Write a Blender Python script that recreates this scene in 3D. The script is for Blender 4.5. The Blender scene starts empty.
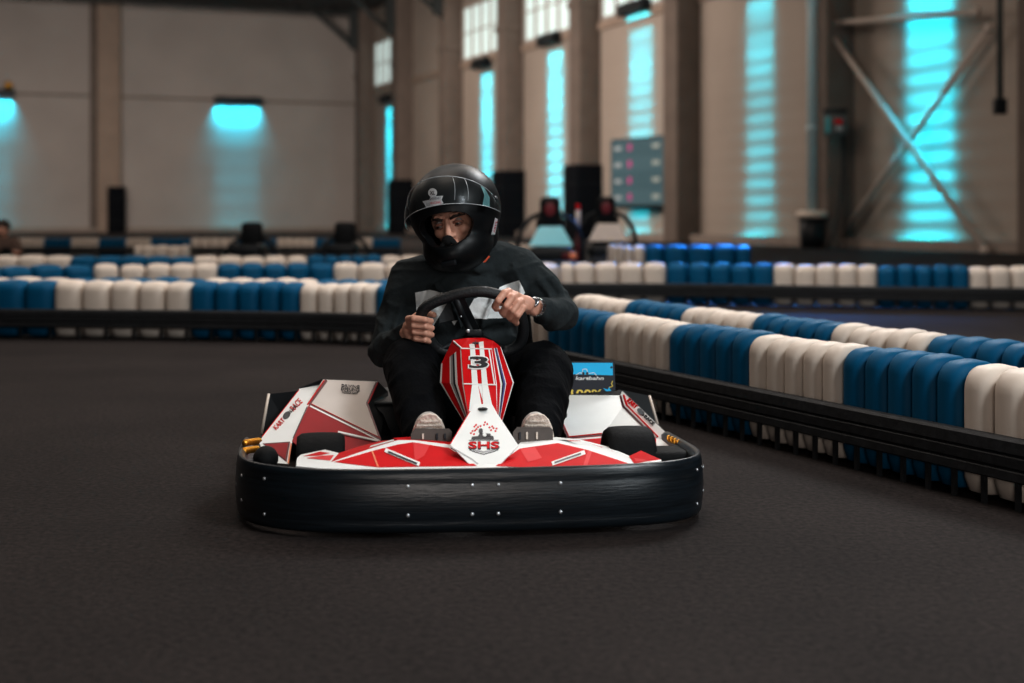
import bpy, bmesh, math, random
from mathutils import Vector, Matrix, Euler
from mathutils.bvhtree import BVHTree
random.seed(4)
S = bpy.context.scene
COL = S.collection
PI = math.pi
R = math.radians

# ------------------------------------------------------------------ camera
F = 1422.0; CX = 512.0; HY = 218.0; H = 0.82
cd = bpy.data.cameras.new('camera'); cam = bpy.data.objects.new('camera', cd); COL.objects.link(cam)
cam.location = (0, 0, H); cam.rotation_euler = (R(90), 0, 0)
cd.sensor_width = 36; cd.lens = 36*F/1024; cd.shift_y = -(341.5-HY)/1024
cd.clip_start = 0.05; cd.clip_end = 400
cd.dof.use_dof = True; cd.dof.focus_distance = 4.25; cd.dof.aperture_fstop = 2.0
S.camera = cam
S.view_settings.view_transform = 'Standard'
S.view_settings.look = 'None'
S.view_settings.exposure = 0.42
S.view_settings.gamma = 0.84
S.cycles.use_denoising = True
S.cycles.max_bounces = 6
S.cycles.sample_clamp_indirect = 4

def W(px, py, Y):
    return Vector(((px-CX)/F*Y, Y, H-(py-HY)/F*Y))

# ------------------------------------------------------------------ materials
def mat(name, col, rough=0.5, metal=0.0, noise=0.0, nscale=20.0, bump=0.0, bscale=60.0, emit=None, estr=0.0, coat=0.0, stretch=None, spec=0.5):
    m = bpy.data.materials.new(name); m.use_nodes = True
    nt = m.node_tree; b = nt.nodes['Principled BSDF']
    c = (col[0], col[1], col[2], 1)
    b.inputs['Base Color'].default_value = c
    b.inputs['Roughness'].default_value = rough
    b.inputs['Metallic'].default_value = metal
    b.inputs['Coat Weight'].default_value = coat
    b.inputs['Coat Roughness'].default_value = 0.12
    b.inputs['Specular IOR Level'].default_value = spec
    tc = nt.nodes.new('ShaderNodeTexCoord'); mp = nt.nodes.new('ShaderNodeMapping')
    nt.links.new(tc.outputs['Object'], mp.inputs['Vector'])
    if stretch: mp.inputs['Scale'].default_value = stretch
    n = nt.nodes.new('ShaderNodeTexNoise'); n.inputs['Scale'].default_value = nscale; n.inputs['Detail'].default_value = 5
    nt.links.new(mp.outputs[0], n.inputs['Vector'])
    r = nt.nodes.new('ShaderNodeValToRGB')
    k = max(noise, 0.03)
    r.color_ramp.elements[0].position = 0.3; r.color_ramp.elements[1].position = 0.7
    r.color_ramp.elements[0].color = (c[0]*(1-k), c[1]*(1-k), c[2]*(1-k), 1)
    r.color_ramp.elements[1].color = (c[0]*(1+k), c[1]*(1+k), c[2]*(1+k), 1)
    nt.links.new(n.outputs['Fac'], r.inputs['Fac']); nt.links.new(r.outputs[0], b.inputs['Base Color'])
    if bump:
        n2 = nt.nodes.new('ShaderNodeTexNoise'); n2.inputs['Scale'].default_value = bscale; n2.inputs['Detail'].default_value = 4
        nt.links.new(mp.outputs[0], n2.inputs['Vector'])
        bp = nt.nodes.new('ShaderNodeBump'); bp.inputs['Strength'].default_value = bump; bp.inputs['Distance'].default_value = 0.01
        nt.links.new(n2.outputs['Fac'], bp.inputs['Height']); nt.links.new(bp.outputs[0], b.inputs['Normal'])
    if emit:
        b.inputs['Emission Color'].default_value = (emit[0], emit[1], emit[2], 1); b.inputs['Emission Strength'].default_value = estr
    return m

M = {}
M['redshade'] = mat('shaded_red_decal', (.27,.004,.008), .45, spec=.15)  # red of the left pod, its weaker light painted into the colour
M['whiteshade'] = mat('shaded_white_plastic', (.56,.51,.475), .45, spec=.2)  # left pod white, darkened and warmed for the dimmer light there
M['white'] = mat('glossy_white_plastic', (.74,.75,.74), .45, spec=.15, noise=.04, nscale=9)
M['red'] = mat('glossy_red_decal', (.55,.006,.010), .5, spec=.08, noise=.08, nscale=9)
M['darkred'] = mat('dark_red_decal', (.10,.006,.012), .4, spec=.3)
M['black'] = mat('black_plastic', (.006,.008,.010), .45, noise=.3, spec=.25)
M['ink'] = mat('black_decal', (.012,.012,.018), .35)
M['blueink'] = mat('violet_blue_decal', (.10,.10,.28), .35)
M['grey'] = mat('grey_decal', (.32,.32,.33), .4)
M['orange'] = mat('salmon_decal_and_highlight', (.75,.25,.12), .3)
M['pink'] = mat('pink_red_decal', (.62,.05,.055), .45, spec=.1)
M['bumper'] = mat('scuffed_black_bumper', (.006,.010,.014), .33, noise=.4, nscale=8, bump=.12, bscale=14, stretch=(1,1,14))
M['rubber'] = mat('tyre_rubber', (.008,.009,.010), .7, spec=.15, noise=.2, bump=.2, bscale=60)
M['steel'] = mat('brushed_steel', (.55,.56,.57), .3, 1.0)
M['zinc'] = mat('bolt_zinc', (.6,.62,.65), .35, .7)
M['gold'] = mat('gold_anodised_spring', (.65,.32,.05), .35, .8)
M['pedal'] = mat('brown_grey_pedal_plate', (.075,.058,.05), .5, .1, noise=.2)
M['seat'] = mat('black_seat_shell', (.004,.005,.006), .55, spec=.2)
M['grip'] = mat('black_leather_grip', (.010,.012,.014), .5, bump=.3, bscale=160)
M['cyan'] = mat('glowing_cyan_print', (.0,.36,.62), .4, emit=(0,.36,.62), estr=.25)  # the print also emits its own colour faintly
M['navy'] = mat('navy_print', (.004,.008,.02), .4)
M['yellow'] = mat('yellow_print', (.85,.65,.12), .4)
M['skin'] = mat('skin', (.62,.34,.25), .5, noise=.10, nscale=30, bump=.15, bscale=140)
M['lip'] = mat('eyelid_skin', (.30,.14,.10), .5)
M['hair'] = mat('dark_brown_hair', (.025,.014,.010), .7, noise=.4, nscale=200)
M['eye'] = mat('eye_white', (.36,.32,.30), .25)
M['iris'] = mat('dark_brown_iris', (.02,.012,.008), .15)
M['trouser'] = mat('black_trouser_cloth', (.0035,.0042,.0055), .9, noise=.25, bump=.5, bscale=16, stretch=(1,1,.35), spec=.1)
M['sole'] = mat('beige_shoe_sole', (.72,.64,.57), .7, noise=.1, bump=.6, bscale=120)
M['shoe'] = mat('white_shoe_leather', (.5,.48,.46), .6)
M['watch'] = mat('watch_steel', (.5,.52,.54), .25, 1.0)
M['helmet'] = mat('satin_black_helmet', (.005,.006,.007), .42, spec=.22)
M['foam'] = mat('black_helmet_lining', (.006,.006,.007), .9, bump=.4, bscale=200)
M['strap'] = mat('orange_red_strap', (.6,.09,.03), .6)
M['sticker'] = mat('white_sticker', (.6,.6,.62), .4)
M['bwhite'] = mat('cream_white_barrier_plastic', (.61,.535,.47), .55, spec=.2, noise=.05, nscale=6, bump=.05, bscale=30)
M['bblue'] = mat('deep_blue_barrier_plastic', (.001,.088,.185), .55, spec=.15, noise=.08, nscale=6, bump=.05, bscale=30)
M['rail'] = mat('black_rubber_rail', (.011,.012,.014), .62, noise=.5, nscale=25, bump=.3, bscale=40)
M['conc'] = mat('grey_brown_concrete_column', (.125,.098,.082), .8, noise=.12, nscale=1.5, bump=.2, bscale=20)
M['conc2'] = mat('beige_painted_column', (.26,.20,.16), .8, noise=.08, nscale=1.0)
M['plinth'] = mat('pale_concrete_plinth', (.22,.18,.155), .8, noise=.1, nscale=2)
M['padm'] = mat('black_vinyl_pad', (.003,.004,.006), .8, spec=.1)
M['brace'] = mat('painted_brace_steel', (.42,.36,.32), .5)
M['pipe'] = mat('pale_blue_grey_pipe', (.36,.48,.52), .4)
M['box'] = mat('grey_electric_box', (.05,.06,.06), .5)
M['teal'] = mat('teal_print', (.02,.30,.33), .4)
M['ceil'] = mat('dark_roof_sheet', (.06,.052,.05), .8, noise=.1)
M['truss'] = mat('dark_roof_steel', (.03,.035,.035), .6)
M['frame'] = mat('pale_window_frame', (.35,.31,.28), .6)
M['glasslit'] = mat('daylit_window_glass', (.4,.46,.45), .4, emit=(.60,.74,.72), estr=.62)
M['screen'] = mat('dim_screen_glass', (.05,.08,.09), .3, emit=(.025,.05,.058), estr=1.0)
M['screen2'] = mat('dim_screen_row', (.05,.08,.09), .3, emit=(.016,.038,.046), estr=1.0)
M['mag'] = mat('magenta_screen_mark', (.3,.05,.15), .4, emit=(.20,.03,.10), estr=.8)
M['scrtext'] = mat('pale_screen_text', (.3,.3,.3), .4, emit=(.06,.09,.10), estr=.8)
M['scrgreen'] = mat('green_screen_text', (.3,.3,.3), .4, emit=(.05,.08,.05), estr=.8)
M['lampcyan'] = mat('cyan_lamp_lens', (.0,.3,.4), .3, emit=(0,.8,1), estr=.5)
M['brownshirt'] = mat('brown_shirt', (.11,.07,.055), .85, noise=.4, nscale=20)
M['redglow'] = mat('red_seat_emblem', (.10,.008,.012), .5, emit=(.2,.01,.015), estr=.12)
M['bluelit'] = mat('cyan_lit_pale_panel', (.12,.52,.62), .3, coat=.4)  # blue lamp's light put into the panel colour

def floor_mat():
    m = bpy.data.materials.new('dark_rubbered_asphalt'); m.use_nodes = True
    nt = m.node_tree; b = nt.nodes['Principled BSDF']
    tc = nt.nodes.new('ShaderNodeTexCoord')
    def noise(s, d=6, rgh=.6):
        n = nt.nodes.new('ShaderNodeTexNoise'); n.inputs['Scale'].default_value = s; n.inputs['Detail'].default_value = d; n.inputs['Roughness'].default_value = rgh
        nt.links.new(tc.outputs['Object'], n.inputs['Vector']); return n
    a = noise(1.1); f = noise(55, 4, .75); 
    r = nt.nodes.new('ShaderNodeValToRGB'); r.color_ramp.elements[0].position = .3; r.color_ramp.elements[1].position = .72
    r.color_ramp.elements[0].color = (.0175,.0145,.0142,1); r.color_ramp.elements[1].color = (.029,.0238,.0228,1)
    nt.links.new(a.outputs['Fac'], r.inputs['Fac'])
    r2 = nt.nodes.new('ShaderNodeValToRGB'); r2.color_ramp.elements[0].position = .35; r2.color_ramp.elements[1].position = .75
    r2.color_ramp.elements[0].color = (.45,.45,.45,1); r2.color_ramp.elements[1].color = (1.9,1.8,1.75,1)
    nt.links.new(f.outputs['Fac'], r2.inputs['Fac'])
    mx = nt.nodes.new('ShaderNodeMix'); mx.data_type = 'RGBA'; mx.blend_type = 'MULTIPLY'; mx.inputs[0].default_value = 1
    nt.links.new(r.outputs[0], mx.inputs[6]); nt.links.new(r2.outputs[0], mx.inputs[7])
    nt.links.new(mx.outputs[2], b.inputs['Base Color'])
    b.inputs['Roughness'].default_value = .85
    b.inputs['Specular IOR Level'].default_value = .12
    bp = nt.nodes.new('ShaderNodeBump'); bp.inputs['Strength'].default_value = .5; bp.inputs['Distance'].default_value = .004
    nt.links.new(f.outputs['Fac'], bp.inputs['Height']); nt.links.new(bp.outputs[0], b.inputs['Normal'])
    return m

def wall_mat(name, col, pitch, axis='Z', bump=.6):
    m = mat(name, col, .75, noise=.07, nscale=.35)
    nt = m.node_tree; b = nt.nodes['Principled BSDF']
    tc = nt.nodes.new('ShaderNodeTexCoord')
    w = nt.nodes.new('ShaderNodeTexWave'); w.wave_type = 'BANDS'; w.bands_direction = axis
    w.inputs['Scale'].default_value = 2*PI/20/pitch; w.inputs['Distortion'].default_value = 0
    nt.links.new(tc.outputs['Object'], w.inputs['Vector'])
    bp = nt.nodes.new('ShaderNodeBump'); bp.inputs['Strength'].default_value = bump; bp.inputs['Distance'].default_value = .05
    nt.links.new(w.outputs['Fac'], bp.inputs['Height']); nt.links.new(bp.outputs[0], b.inputs['Normal'])
    return m

# ------------------------------------------------------------------ mesh helpers
def link(name, me, parent=None):
    o = bpy.data.objects.new(name, me); COL.objects.link(o)
    if parent is not None: o.parent = parent
    return o
def empty(name, loc=(0,0,0), rz=0):
    o = bpy.data.objects.new(name, None); COL.objects.link(o)
    o.location = loc; o.rotation_euler = (0,0,rz); o.empty_display_size = .1
    return o
def tag(o, label=None, cat=None, group=None, kind=None):
    if label: o['label'] = label
    if cat: o['category'] = cat
    if group: o['group'] = group
    if kind: o['kind'] = kind
    return o

class MB:
    """collects faces of one mesh, with several materials"""
    def __init__(s): s.v = []; s.f = []; s.m = []; s.mats = []; s.sm = []
    def mi(s, m):
        if m not in s.mats: s.mats.append(m)
        return s.mats.index(m)
    def add(s, vs, fs, m, smooth=False):
        o = len(s.v); s.v += [Vector(p) for p in vs]; k = s.mi(m)
        for f in fs: s.f.append([o+i for i in f]); s.m.append(k); s.sm.append(smooth)
    def poly(s, vs, m): s.add(vs, [list(range(len(vs)))], m)
    def box(s, c, d, m, rot=None, bev=0):
        c = Vector(c); hx, hy, hz = d[0]/2, d[1]/2, d[2]/2
        if bev:
            bm = bmesh.new(); bmesh.ops.create_cube(bm, size=1)
            for v in bm.verts: v.co = Vector((v.co.x*d[0], v.co.y*d[1], v.co.z*d[2]))
            bmesh.ops.bevel(bm, geom=bm.edges[:], offset=bev, segments=3, affect='EDGES', profile=.5)
            vs = [v.co.copy() for v in bm.verts]; fs = [[v.index for v in f.verts] for f in bm.faces]; bm.free()
        else:
            vs = [Vector((x,y,z)) for x in (-hx,hx) for y in (-hy,hy) for z in (-hz,hz)]
            fs = [(0,1,3,2),(4,6,7,5),(0,4,5,1),(2,3,7,6),(0,2,6,4),(1,5,7,3)]
        if rot is not None:
            vs = [rot @ v for v in vs]
        s.add([c+v for v in vs], fs, m, bool(bev))
    def tube(s, pts, r, m, n=10, closed=False, caps=True):
        pts = [Vector(p) for p in pts]; N = len(pts)
        rs = r if isinstance(r, (list,tuple)) else [r]*N
        rings = []; up = None
        for i, p in enumerate(pts):
            if closed: t = pts[(i+1) % N]-pts[(i-1) % N]
            else: t = pts[min(i+1,N-1)]-pts[max(i-1,0)]
            t.normalize()
            if up is None:
                up = Vector((0,0,1)) if abs(t.z) < .9 else Vector((1,0,0))
            a = t.cross(up)
            if a.length < 1e-5: a = t.cross(Vector((1,0,0)))
            a.normalize(); b = a.cross(t).normalized(); up = b
            rings.append([p+(a*math.cos(2*PI*k/n)+b*math.sin(2*PI*k/n))*rs[i] for k in range(n)])
        vs = [v for ring in rings for v in ring]; fs = []
        for i in range(N if closed else N-1):
            j = (i+1) % N
            for k in range(n):
                k2 = (k+1) % n
                fs.append((i*n+k, j*n+k, j*n+k2, i*n+k2))
        if caps and not closed:
            fs.append(list(range(n))); fs.append([ (N-1)*n+k for k in reversed(range(n))])
        s.add(vs, fs, m, True)
    def ball(s, c, r, m, rot=None, nu=20, nv=12):
        if not isinstance(r, (list,tuple)): r = (r,r,r)
        vs = []; c = Vector(c)
        for j in range(1, nv):
            e = -PI/2+PI*j/nv
            for i in range(nu):
                a = 2*PI*i/nu
                vs.append(Vector((r[0]*math.cos(e)*math.cos(a), r[1]*math.cos(e)*math.sin(a), r[2]*math.sin(e))))
        vs.append(Vector((0,0,-r[2]))); vs.append(Vector((0,0,r[2])))
        fs = []
        for j in range(nv-2):
            for i in range(nu):
                i2 = (i+1) % nu; fs.append((j*nu+i, j*nu+i2, (j+1)*nu+i2, (j+1)*nu+i))
        b, t = len(vs)-2, len(vs)-1
        for i in range(nu):
            i2 = (i+1) % nu; fs.append((b, i2, i)); fs.append((t, (nv-2)*nu+i, (nv-2)*nu+i2))
        if rot is not None: vs = [rot @ v for v in vs]
        s.add([c+v for v in vs], fs, m, True)
    def lathe(s, prof, m, c=(0,0,0), rot=None, n=28):
        """prof: (radius, height) along local z"""
        vs = []; c = Vector(c)
        for (r, z) in prof:
            for k in range(n):
                vs.append(Vector((r*math.cos(2*PI*k/n), r*math.sin(2*PI*k/n), z)))
        fs = []
        for i in range(len(prof)-1):
            for k in range(n):
                k2 = (k+1) % n; fs.append((i*n+k, i*n+k2, (i+1)*n+k2, (i+1)*n+k))
        fs.append([k for k in reversed(range(n))]); fs.append([(len(prof)-1)*n+k for k in range(n)])
        if rot is not None: vs = [rot @ v for v in vs]
        s.add([c+v for v in vs], fs, m, True)
    def build(s, name, parent=None, shift=None, solid=0, sub=0, orient=True):
        me = bpy.data.meshes.new(name)
        vs = [v-shift for v in s.v] if shift is not None else s.v
        me.from_pydata([tuple(v) for v in vs], [], s.f)
        for m in s.mats: me.materials.append(M[m] if isinstance(m, str) else m)
        for p, k, q in zip(me.polygons, s.m, s.sm): p.material_index = k; p.use_smooth = q
        me.update()
        o = link(name, me, parent)
        if solid and orient:
            e = EYE-(shift if shift is not None else Vector((0,0,0)))
            for p in me.polygons:
                if p.normal.dot(e-p.center) < 0: p.flip()
            me.update()
        if solid:
            md = o.modifiers.new('thickness', 'SOLIDIFY'); md.thickness = solid; md.offset = -1
        if sub:
            md = o.modifiers.new('smooth', 'SUBSURF'); md.levels = sub; md.render_levels = sub
        return o

def bake(o):
    """modifiers -> mesh data, without operators"""
    bpy.context.view_layer.update()
    dg = bpy.context.evaluated_depsgraph_get()
    me = bpy.data.meshes.new_from_object(o.evaluated_get(dg))
    o.modifiers.clear(); old = o.data; o.data = me
    return o

def organic(name, mb, voxel, smooth, m, parent=None, shift=None, sub=0):
    """union of overlapping closed shapes -> one continuous smooth skin"""
    o = mb.build(name, None, shift)
    r = o.modifiers.new('r', 'REMESH'); r.mode = 'VOXEL'; r.voxel_size = voxel; r.use_smooth_shade = True
    if smooth:
        q = o.modifiers.new('s', 'SMOOTH'); q.iterations = smooth; q.factor = .5
    bake(o)
    o.data.materials.clear(); o.data.materials.append(M[m] if isinstance(m, str) else m)
    for p in o.data.polygons: p.use_smooth = True; p.material_index = 0
    if parent is not None: o.parent = parent
    return o

def text_tris(body, bold=0.0):
    """built-in lettering -> 2D vertices and faces, normalised to height 1 around (0,0)"""
    cu = bpy.data.curves.new('t', 'FONT'); cu.body = body; cu.align_x = 'CENTER'; cu.offset = bold; cu.resolution_u = 3
    o = bpy.data.objects.new('t', cu); COL.objects.link(o)
    bpy.context.view_layer.update()
    me = bpy.data.meshes.new_from_object(o.evaluated_get(bpy.context.evaluated_depsgraph_get()))
    vs = [(v.co.x, v.co.y) for v in me.vertices]; fs = [list(p.vertices) for p in me.polygons]
    bpy.data.objects.remove(o); bpy.data.meshes.remove(me); bpy.data.curves.remove(cu)
    x0 = min(v[0] for v in vs); x1 = max(v[0] for v in vs); y0 = min(v[1] for v in vs); y1 = max(v[1] for v in vs)
    vs = [((x-(x0+x1)/2)/(x1-x0), (y-(y0+y1)/2)/(y1-y0)) for x, y in vs]
    return vs, fs

# ------------------------------------------------------------------ the hall
def wallX(Z): return 25.26-.404*Z
WD = Vector((-.404, 1, 0)).normalized()          # along the window wall, away from the camera
WN = Vector((-1, -.404, 0)).normalized()         # off the window wall, into the hall
def onwall(Z, off=0, z=0):
    p = Vector((wallX(Z), Z, z)) + WN*off; return p
def wallZ(px): return 25.26/((px-CX)/F+.404)
WROT = Matrix(((WD.x, WN.x, 0), (WD.y, WN.y, 0), (0, 0, 1)))     # local x along the wall, y into the hall
CH = 13.1
CZ = [25.0,31.9,39.6,47.5,54.6,61.7,68.8,76.0,82.6]           # column depths
corner = onwall(84.8)
BW = Vector((-1, -.404, 0)).normalized()         # along the back wall to the left
BN = Vector((.404, -1, 0)).normalized()          # off the back wall into the hall
BROT = Matrix(((BW.x, BN.x, 0), (BW.y, BN.y, 0), (0, 0, 1)))
def backpt(px, off=0, z=0):
    t = (px-CX)/F
    # corner + BW*u on ray x = tY
    u = (corner.x - t*corner.y)/(t*BW.y-BW.x)
    return corner+BW*u+BN*off+Vector((0,0,z))

def struct(o): o['kind'] = 'structure'; return o

M['floor'] = floor_mat()
M['wallr'] = wall_mat('ribbed_beige_wall_panel', (.29,.245,.21), .5, 'Z', .09)
M['wallb'] = wall_mat('grey_beige_wall_panel', (.30,.27,.25), 1.1, 'Z', .07)

mb = MB(); mb.poly([(-60,-12,0),(40,-12,0),(40,100,0),(-60,100,0)], 'floor'); struct(mb.build('floor'))
mb = MB(); mb.box((0,0,CH/2), (130,.4,CH), 'wallr'); o = mb.build('wall_right'); o.matrix_world = Matrix.Translation(onwall(40, -.2)) @ WROT.to_4x4(); struct(o)
mb = MB(); mb.box((0,0,CH/2), (70,.4,CH), 'wallb'); o = mb.build('wall_back'); o.matrix_world = Matrix.Translation(corner+BW*35-BN*.2) @ BROT.to_4x4(); struct(o)
mb = MB(); mb.box((0,0,CH/2), (130,.4,CH), 'wallb'); o = mb.build('wall_left'); o.matrix_world = Matrix.Translation(onwall(40, 56)) @ WROT.to_4x4(); struct(o)
mb = MB(); mb.poly([(-90,-22,CH),(60,-22,CH),(60,110,CH),(-90,110,CH)], 'ceil'); struct(mb.build('ceiling', solid=.2, orient=False))
mb = MB(); mb.box((0,0,CH/2), (100,.4,CH), 'wallb'); o = mb.build('wall_front'); o.location = (-20,-14,0); struct(o)

# columns, plinth, windows, trusses along the window wall
mb = MB(); mb.box((0,0,.14), (110,.45,.28), 'plinth'); o = mb.build('baseboard_right'); o.matrix_world = Matrix.Translation(onwall(40, .2)) @ WROT.to_4x4(); struct(o)
mb = MB(); mb.box((0,0,.14), (60,.45,.28), 'plinth'); o = mb.build('baseboard_back'); o.matrix_world = Matrix.Translation(corner+BW*30+BN*.2) @ BROT.to_4x4(); struct(o)
tn = 0
for k, z in enumerate(CZ):
    tn += 1
    mb = MB(); mb.box((0,.45,CH/2), (.95,.9,CH), 'conc', bev=.03)
    mb.box((0,.45,9.0), (1.15,1.0,.25), 'conc')
    if k < 8: mb.box((.85,.12,CH/2), (.55,.3,CH), 'conc2')
    o = mb.build('trim_%d' % tn); o.matrix_world = Matrix.Translation(onwall(z)) @ WROT.to_4x4(); struct(o)
# sill band
tn += 1; mb = MB(); mb.box((0,.06,8.12), (100,.12,.3), 'conc2'); o = mb.build('trim_%d' % tn); o.matrix_world = Matrix.Translation(onwall(42)) @ WROT.to_4x4(); struct(o)
wn = 0
for k in range(1, 8):
    if k == 6: continue
    z0, z1 = CZ[k]+.9, (CZ[k+1] if k+1 < len(CZ) else 84.8)-.7
    wn += 1; L = (z1-z0)*1.0785
    mb = MB(); n = 5
    for q in (8.35, 10.85): mb.box((0,.04,q), (L,.12,.12), 'frame')
    mb.box((0,.04,9.6), (L,.1,.06), 'frame')
    for i in range(n+1): mb.box((-L/2+L*i/n,.04,9.6), (.14,.14,2.5), 'frame')
    o = mb.build('window_%d' % wn); o.matrix_world = Matrix.Translation(onwall((z0+z1)/2)) @ WROT.to_4x4(); struct(o)
    pm = MB(); pm.box((0,.02,9.6), (L,.02,2.5), 'glasslit'); p = pm.build('pane', o)
for z in CZ[2:]+[CZ[-1]+5]:
    tn += 1; mb = MB()
    mb.box((0,26,CH-.08), (.3,52,.14), 'truss'); mb.box((0,26,CH-.55), (.2,52,.1), 'truss')
    for i in range(26):
        a = Vector((0, i*2, CH-.12)); b = Vector((0, i*2+1, CH-.52)); c = Vector((0, i*2+2, CH-.12))
        mb.tube([a, b], .05, 'truss', 6); mb.tube([b, c], .05, 'truss', 6)
    mb.tube([(0,.8,CH-2.6),(0,3.4,CH-.5)], .14, 'truss', 8); mb.box((0,1.1,CH-1.3), (.3,.5,2.4), 'truss')
    o = mb.build('trim_%d' % tn); o.matrix_world = Matrix.Translation(onwall(z)) @ WROT.to_4x4(); struct(o)
# wide column on the back wall
p = backpt(108)
tn += 1; mb = MB(); mb.box((0,.3,CH/2), (1.25,.6,CH), 'conc2', bev=.03); mb.box((.8,.1,CH/2), (.35,.2,CH), 'conc')
o = mb.build('trim_%d' % tn); o.matrix_world = Matrix.Translation(p) @ BROT.to_4x4(); struct(o)
tn += 1; mb = MB(); mb.box((0,.03,7.6), (60,.06,.10), 'conc'); o = mb.build('trim_%d' % tn); o.matrix_world = Matrix.Translation(corner+BW*30) @ BROT.to_4x4(); struct(o)

# black pads at the column feet
def pad(name, mw, w, d, h, label, zb=0.0):
    r = empty(name); r.matrix_world = mw
    tag(r, label, 'wall pad', 'black pads on the column feet')
    m = MB(); m.box((0,0,zb+h/2), (w,d,h), 'padm', bev=.05); m.build('pad_body', r)
    for q in (.25,.75):
        m = MB(); m.box((0,0,zb+h*q), (w+.03,d+.03,.06), 'rubber'); m.build('strap', r)
for z, lab in ((CZ[4], 'black padding around the foot of the concrete column left of the wall screen'),
               (CZ[5], 'black padding at column foot just right of the main driver\'s helmet'),
               (CZ[7], 'black padding at column foot in the far right corner left of the driver\'s helmet')):
    pad('column_pad', Matrix.Translation(onwall(z, .45)) @ WROT.to_4x4(), 1.25, 1.25, 2.85, lab)
pad('column_pad', Matrix.Translation(backpt(115, .75)) @ BROT.to_4x4(), .95, .35, 2.55, 'tall black padding at the foot of the beige column on the left back wall')

# cyan wall lamps
def area(name, loc, rot, sx, sy, power, col, spread=180, parent=None):
    l = bpy.data.lights.new(name, 'AREA'); l.shape = 'RECTANGLE'; l.size = sx; l.size_y = sy; l.energy = power; l.color = col; l.spread = R(spread)
    o = bpy.data.objects.new(name, l); COL.objects.link(o)
    if parent is not None: o.parent = parent
    o.location = loc; o.rotation_euler = rot
    return o
CY = (.0,.40,.56)
def lamp(mw, z, w, power, label, far=True, off=.3):
    r = empty('wall_lamp'); r.matrix_world = mw @ Matrix.Translation((0,0,z))
    tag(r, label, 'wall lamp', 'cyan wall wash lamps')
    m = MB(); m.box((0,off,.14), (w+.25,.40,.24), 'black', bev=.03); m.box((0,off+.19,-.05), (w+.25,.02,.2), 'black'); m.box((w/2+.12,off,-.05), (.02,.38,.2), 'black'); m.box((-w/2-.12,off,-.05), (.02,.38,.2), 'black'); m.build('housing', r)
    m = MB(); m.box((0,off,.0), (w,.26,.03), 'lampcyan'); m.build('lens', r)
    for s in (-1,1):
        m = MB(); m.box((s*w*.35,off/2,.3), (.08,off+.1,.08), 'black'); m.box((s*w*.35,off/2,.2), (.08,.06,.24), 'black'); m.build('bracket', r)
    if far:
        area('light', (0,.22,-.04), (R(-8),0,0), w, .1, power*.34, CY, 50, r)
        area('light', (0,.24,-.04), (R(-2.6),0,0), w, .1, power*.80, CY, 16, r)
        area('light', (0,.38,-.04), (R(-2.0),0,0), w, .1, power*.85, CY, 8, r)
    else:
        area('light', (0,.30,-.04), (R(-16),0,0), w, .12, power, CY, 75, r)
        area('light', (0,.55,-.04), (R(-2),0,0), w, .12, power*.35, CY, 16, r)
LP = [(930, 7.95, 1.8, 270, 'cyan lamp above the cross braced panel, lighting the ribbed wall at far right'),
      (760, 7.95, 1.5, 105, 'cyan lamp washing the ribbed wall panel left of the pale pipe'),
      (641, 8.3, 1.75, 165, 'cyan lamp under the sill directly above the wall screen'),
      (555.5, 8.05, 1.45, 210, 'cyan lamp under the sill, next one left of the screen lamp'),
      (487, 7.85, 1.35, 210, 'cyan lamp under the sill above the main driver\'s helmet'),
      (390, 7.4, 1.1, 210, 'cyan lamp in the far corner bay left of the driver\'s helmet')]
for px, z, w, pw, lab in LP:
    lamp(Matrix.Translation(onwall(wallZ(px))) @ WROT.to_4x4(), z, w, pw, lab)
for px, lab in ((237, 'cyan lamp in the middle of the grey back wall'), (-13, 'cyan lamp on the back wall cut by the left picture edge')):
    lamp(Matrix.Translation(backpt(px)) @ BROT.to_4x4(), 7.5, 2.5, 240, lab, far=False, off=.4)
# small yellow green lamp head on the left lamp
r = empty('spot_head', backpt(8, .5, 7.9)); tag(r, 'small round yellowish spotlight head above the cyan lamp at left edge', 'spotlight')
m = MB(); m.ball((0,0,.1), .22, 'gold'); m.build('head', r); m = MB(); m.tube([(0,0,.1),(0,0,-.35),(-.5,0,-.35)], .06, 'black'); m.build('yoke', r)

# cross braces
zA, zB = CZ[2]-.3, CZ[1]+.5
def brace(a, b, label):
    m = MB(); m.tube([a, b], .085, 'brace', 10)
    m.ball(a, .13, 'brace'); m.ball(b, .13, 'brace')
    tag(m.build('steel_brace'), label, 'brace', 'steel braces of the right wall bay')
bo = .62
def wp(px, py, off, zmin=.05):
    t = (px-CX)/F; ax, ay = WN.x*off, WN.y*off
    Z = (25.26+ax-t*ay)/(t+.404); p = onwall(Z, off); p.z = max(zmin, H-(py-HY)/F*p.y); return p
brace(wp(822,20,bo), wp(985,262,bo), 'long diagonal steel brace falling to the right, half lit cyan')
brace(wp(989,28,bo-.22), wp(835,262,bo-.22), 'dim diagonal steel brace falling to the left behind the lit one')
brace(wp(824,24,bo), wp(976,12,bo), 'near level steel brace at the top of the braced bay')
brace(wp(822,17,bo), wp(834,-40,bo), 'short steel brace rising right from the upper left brace node')

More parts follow.
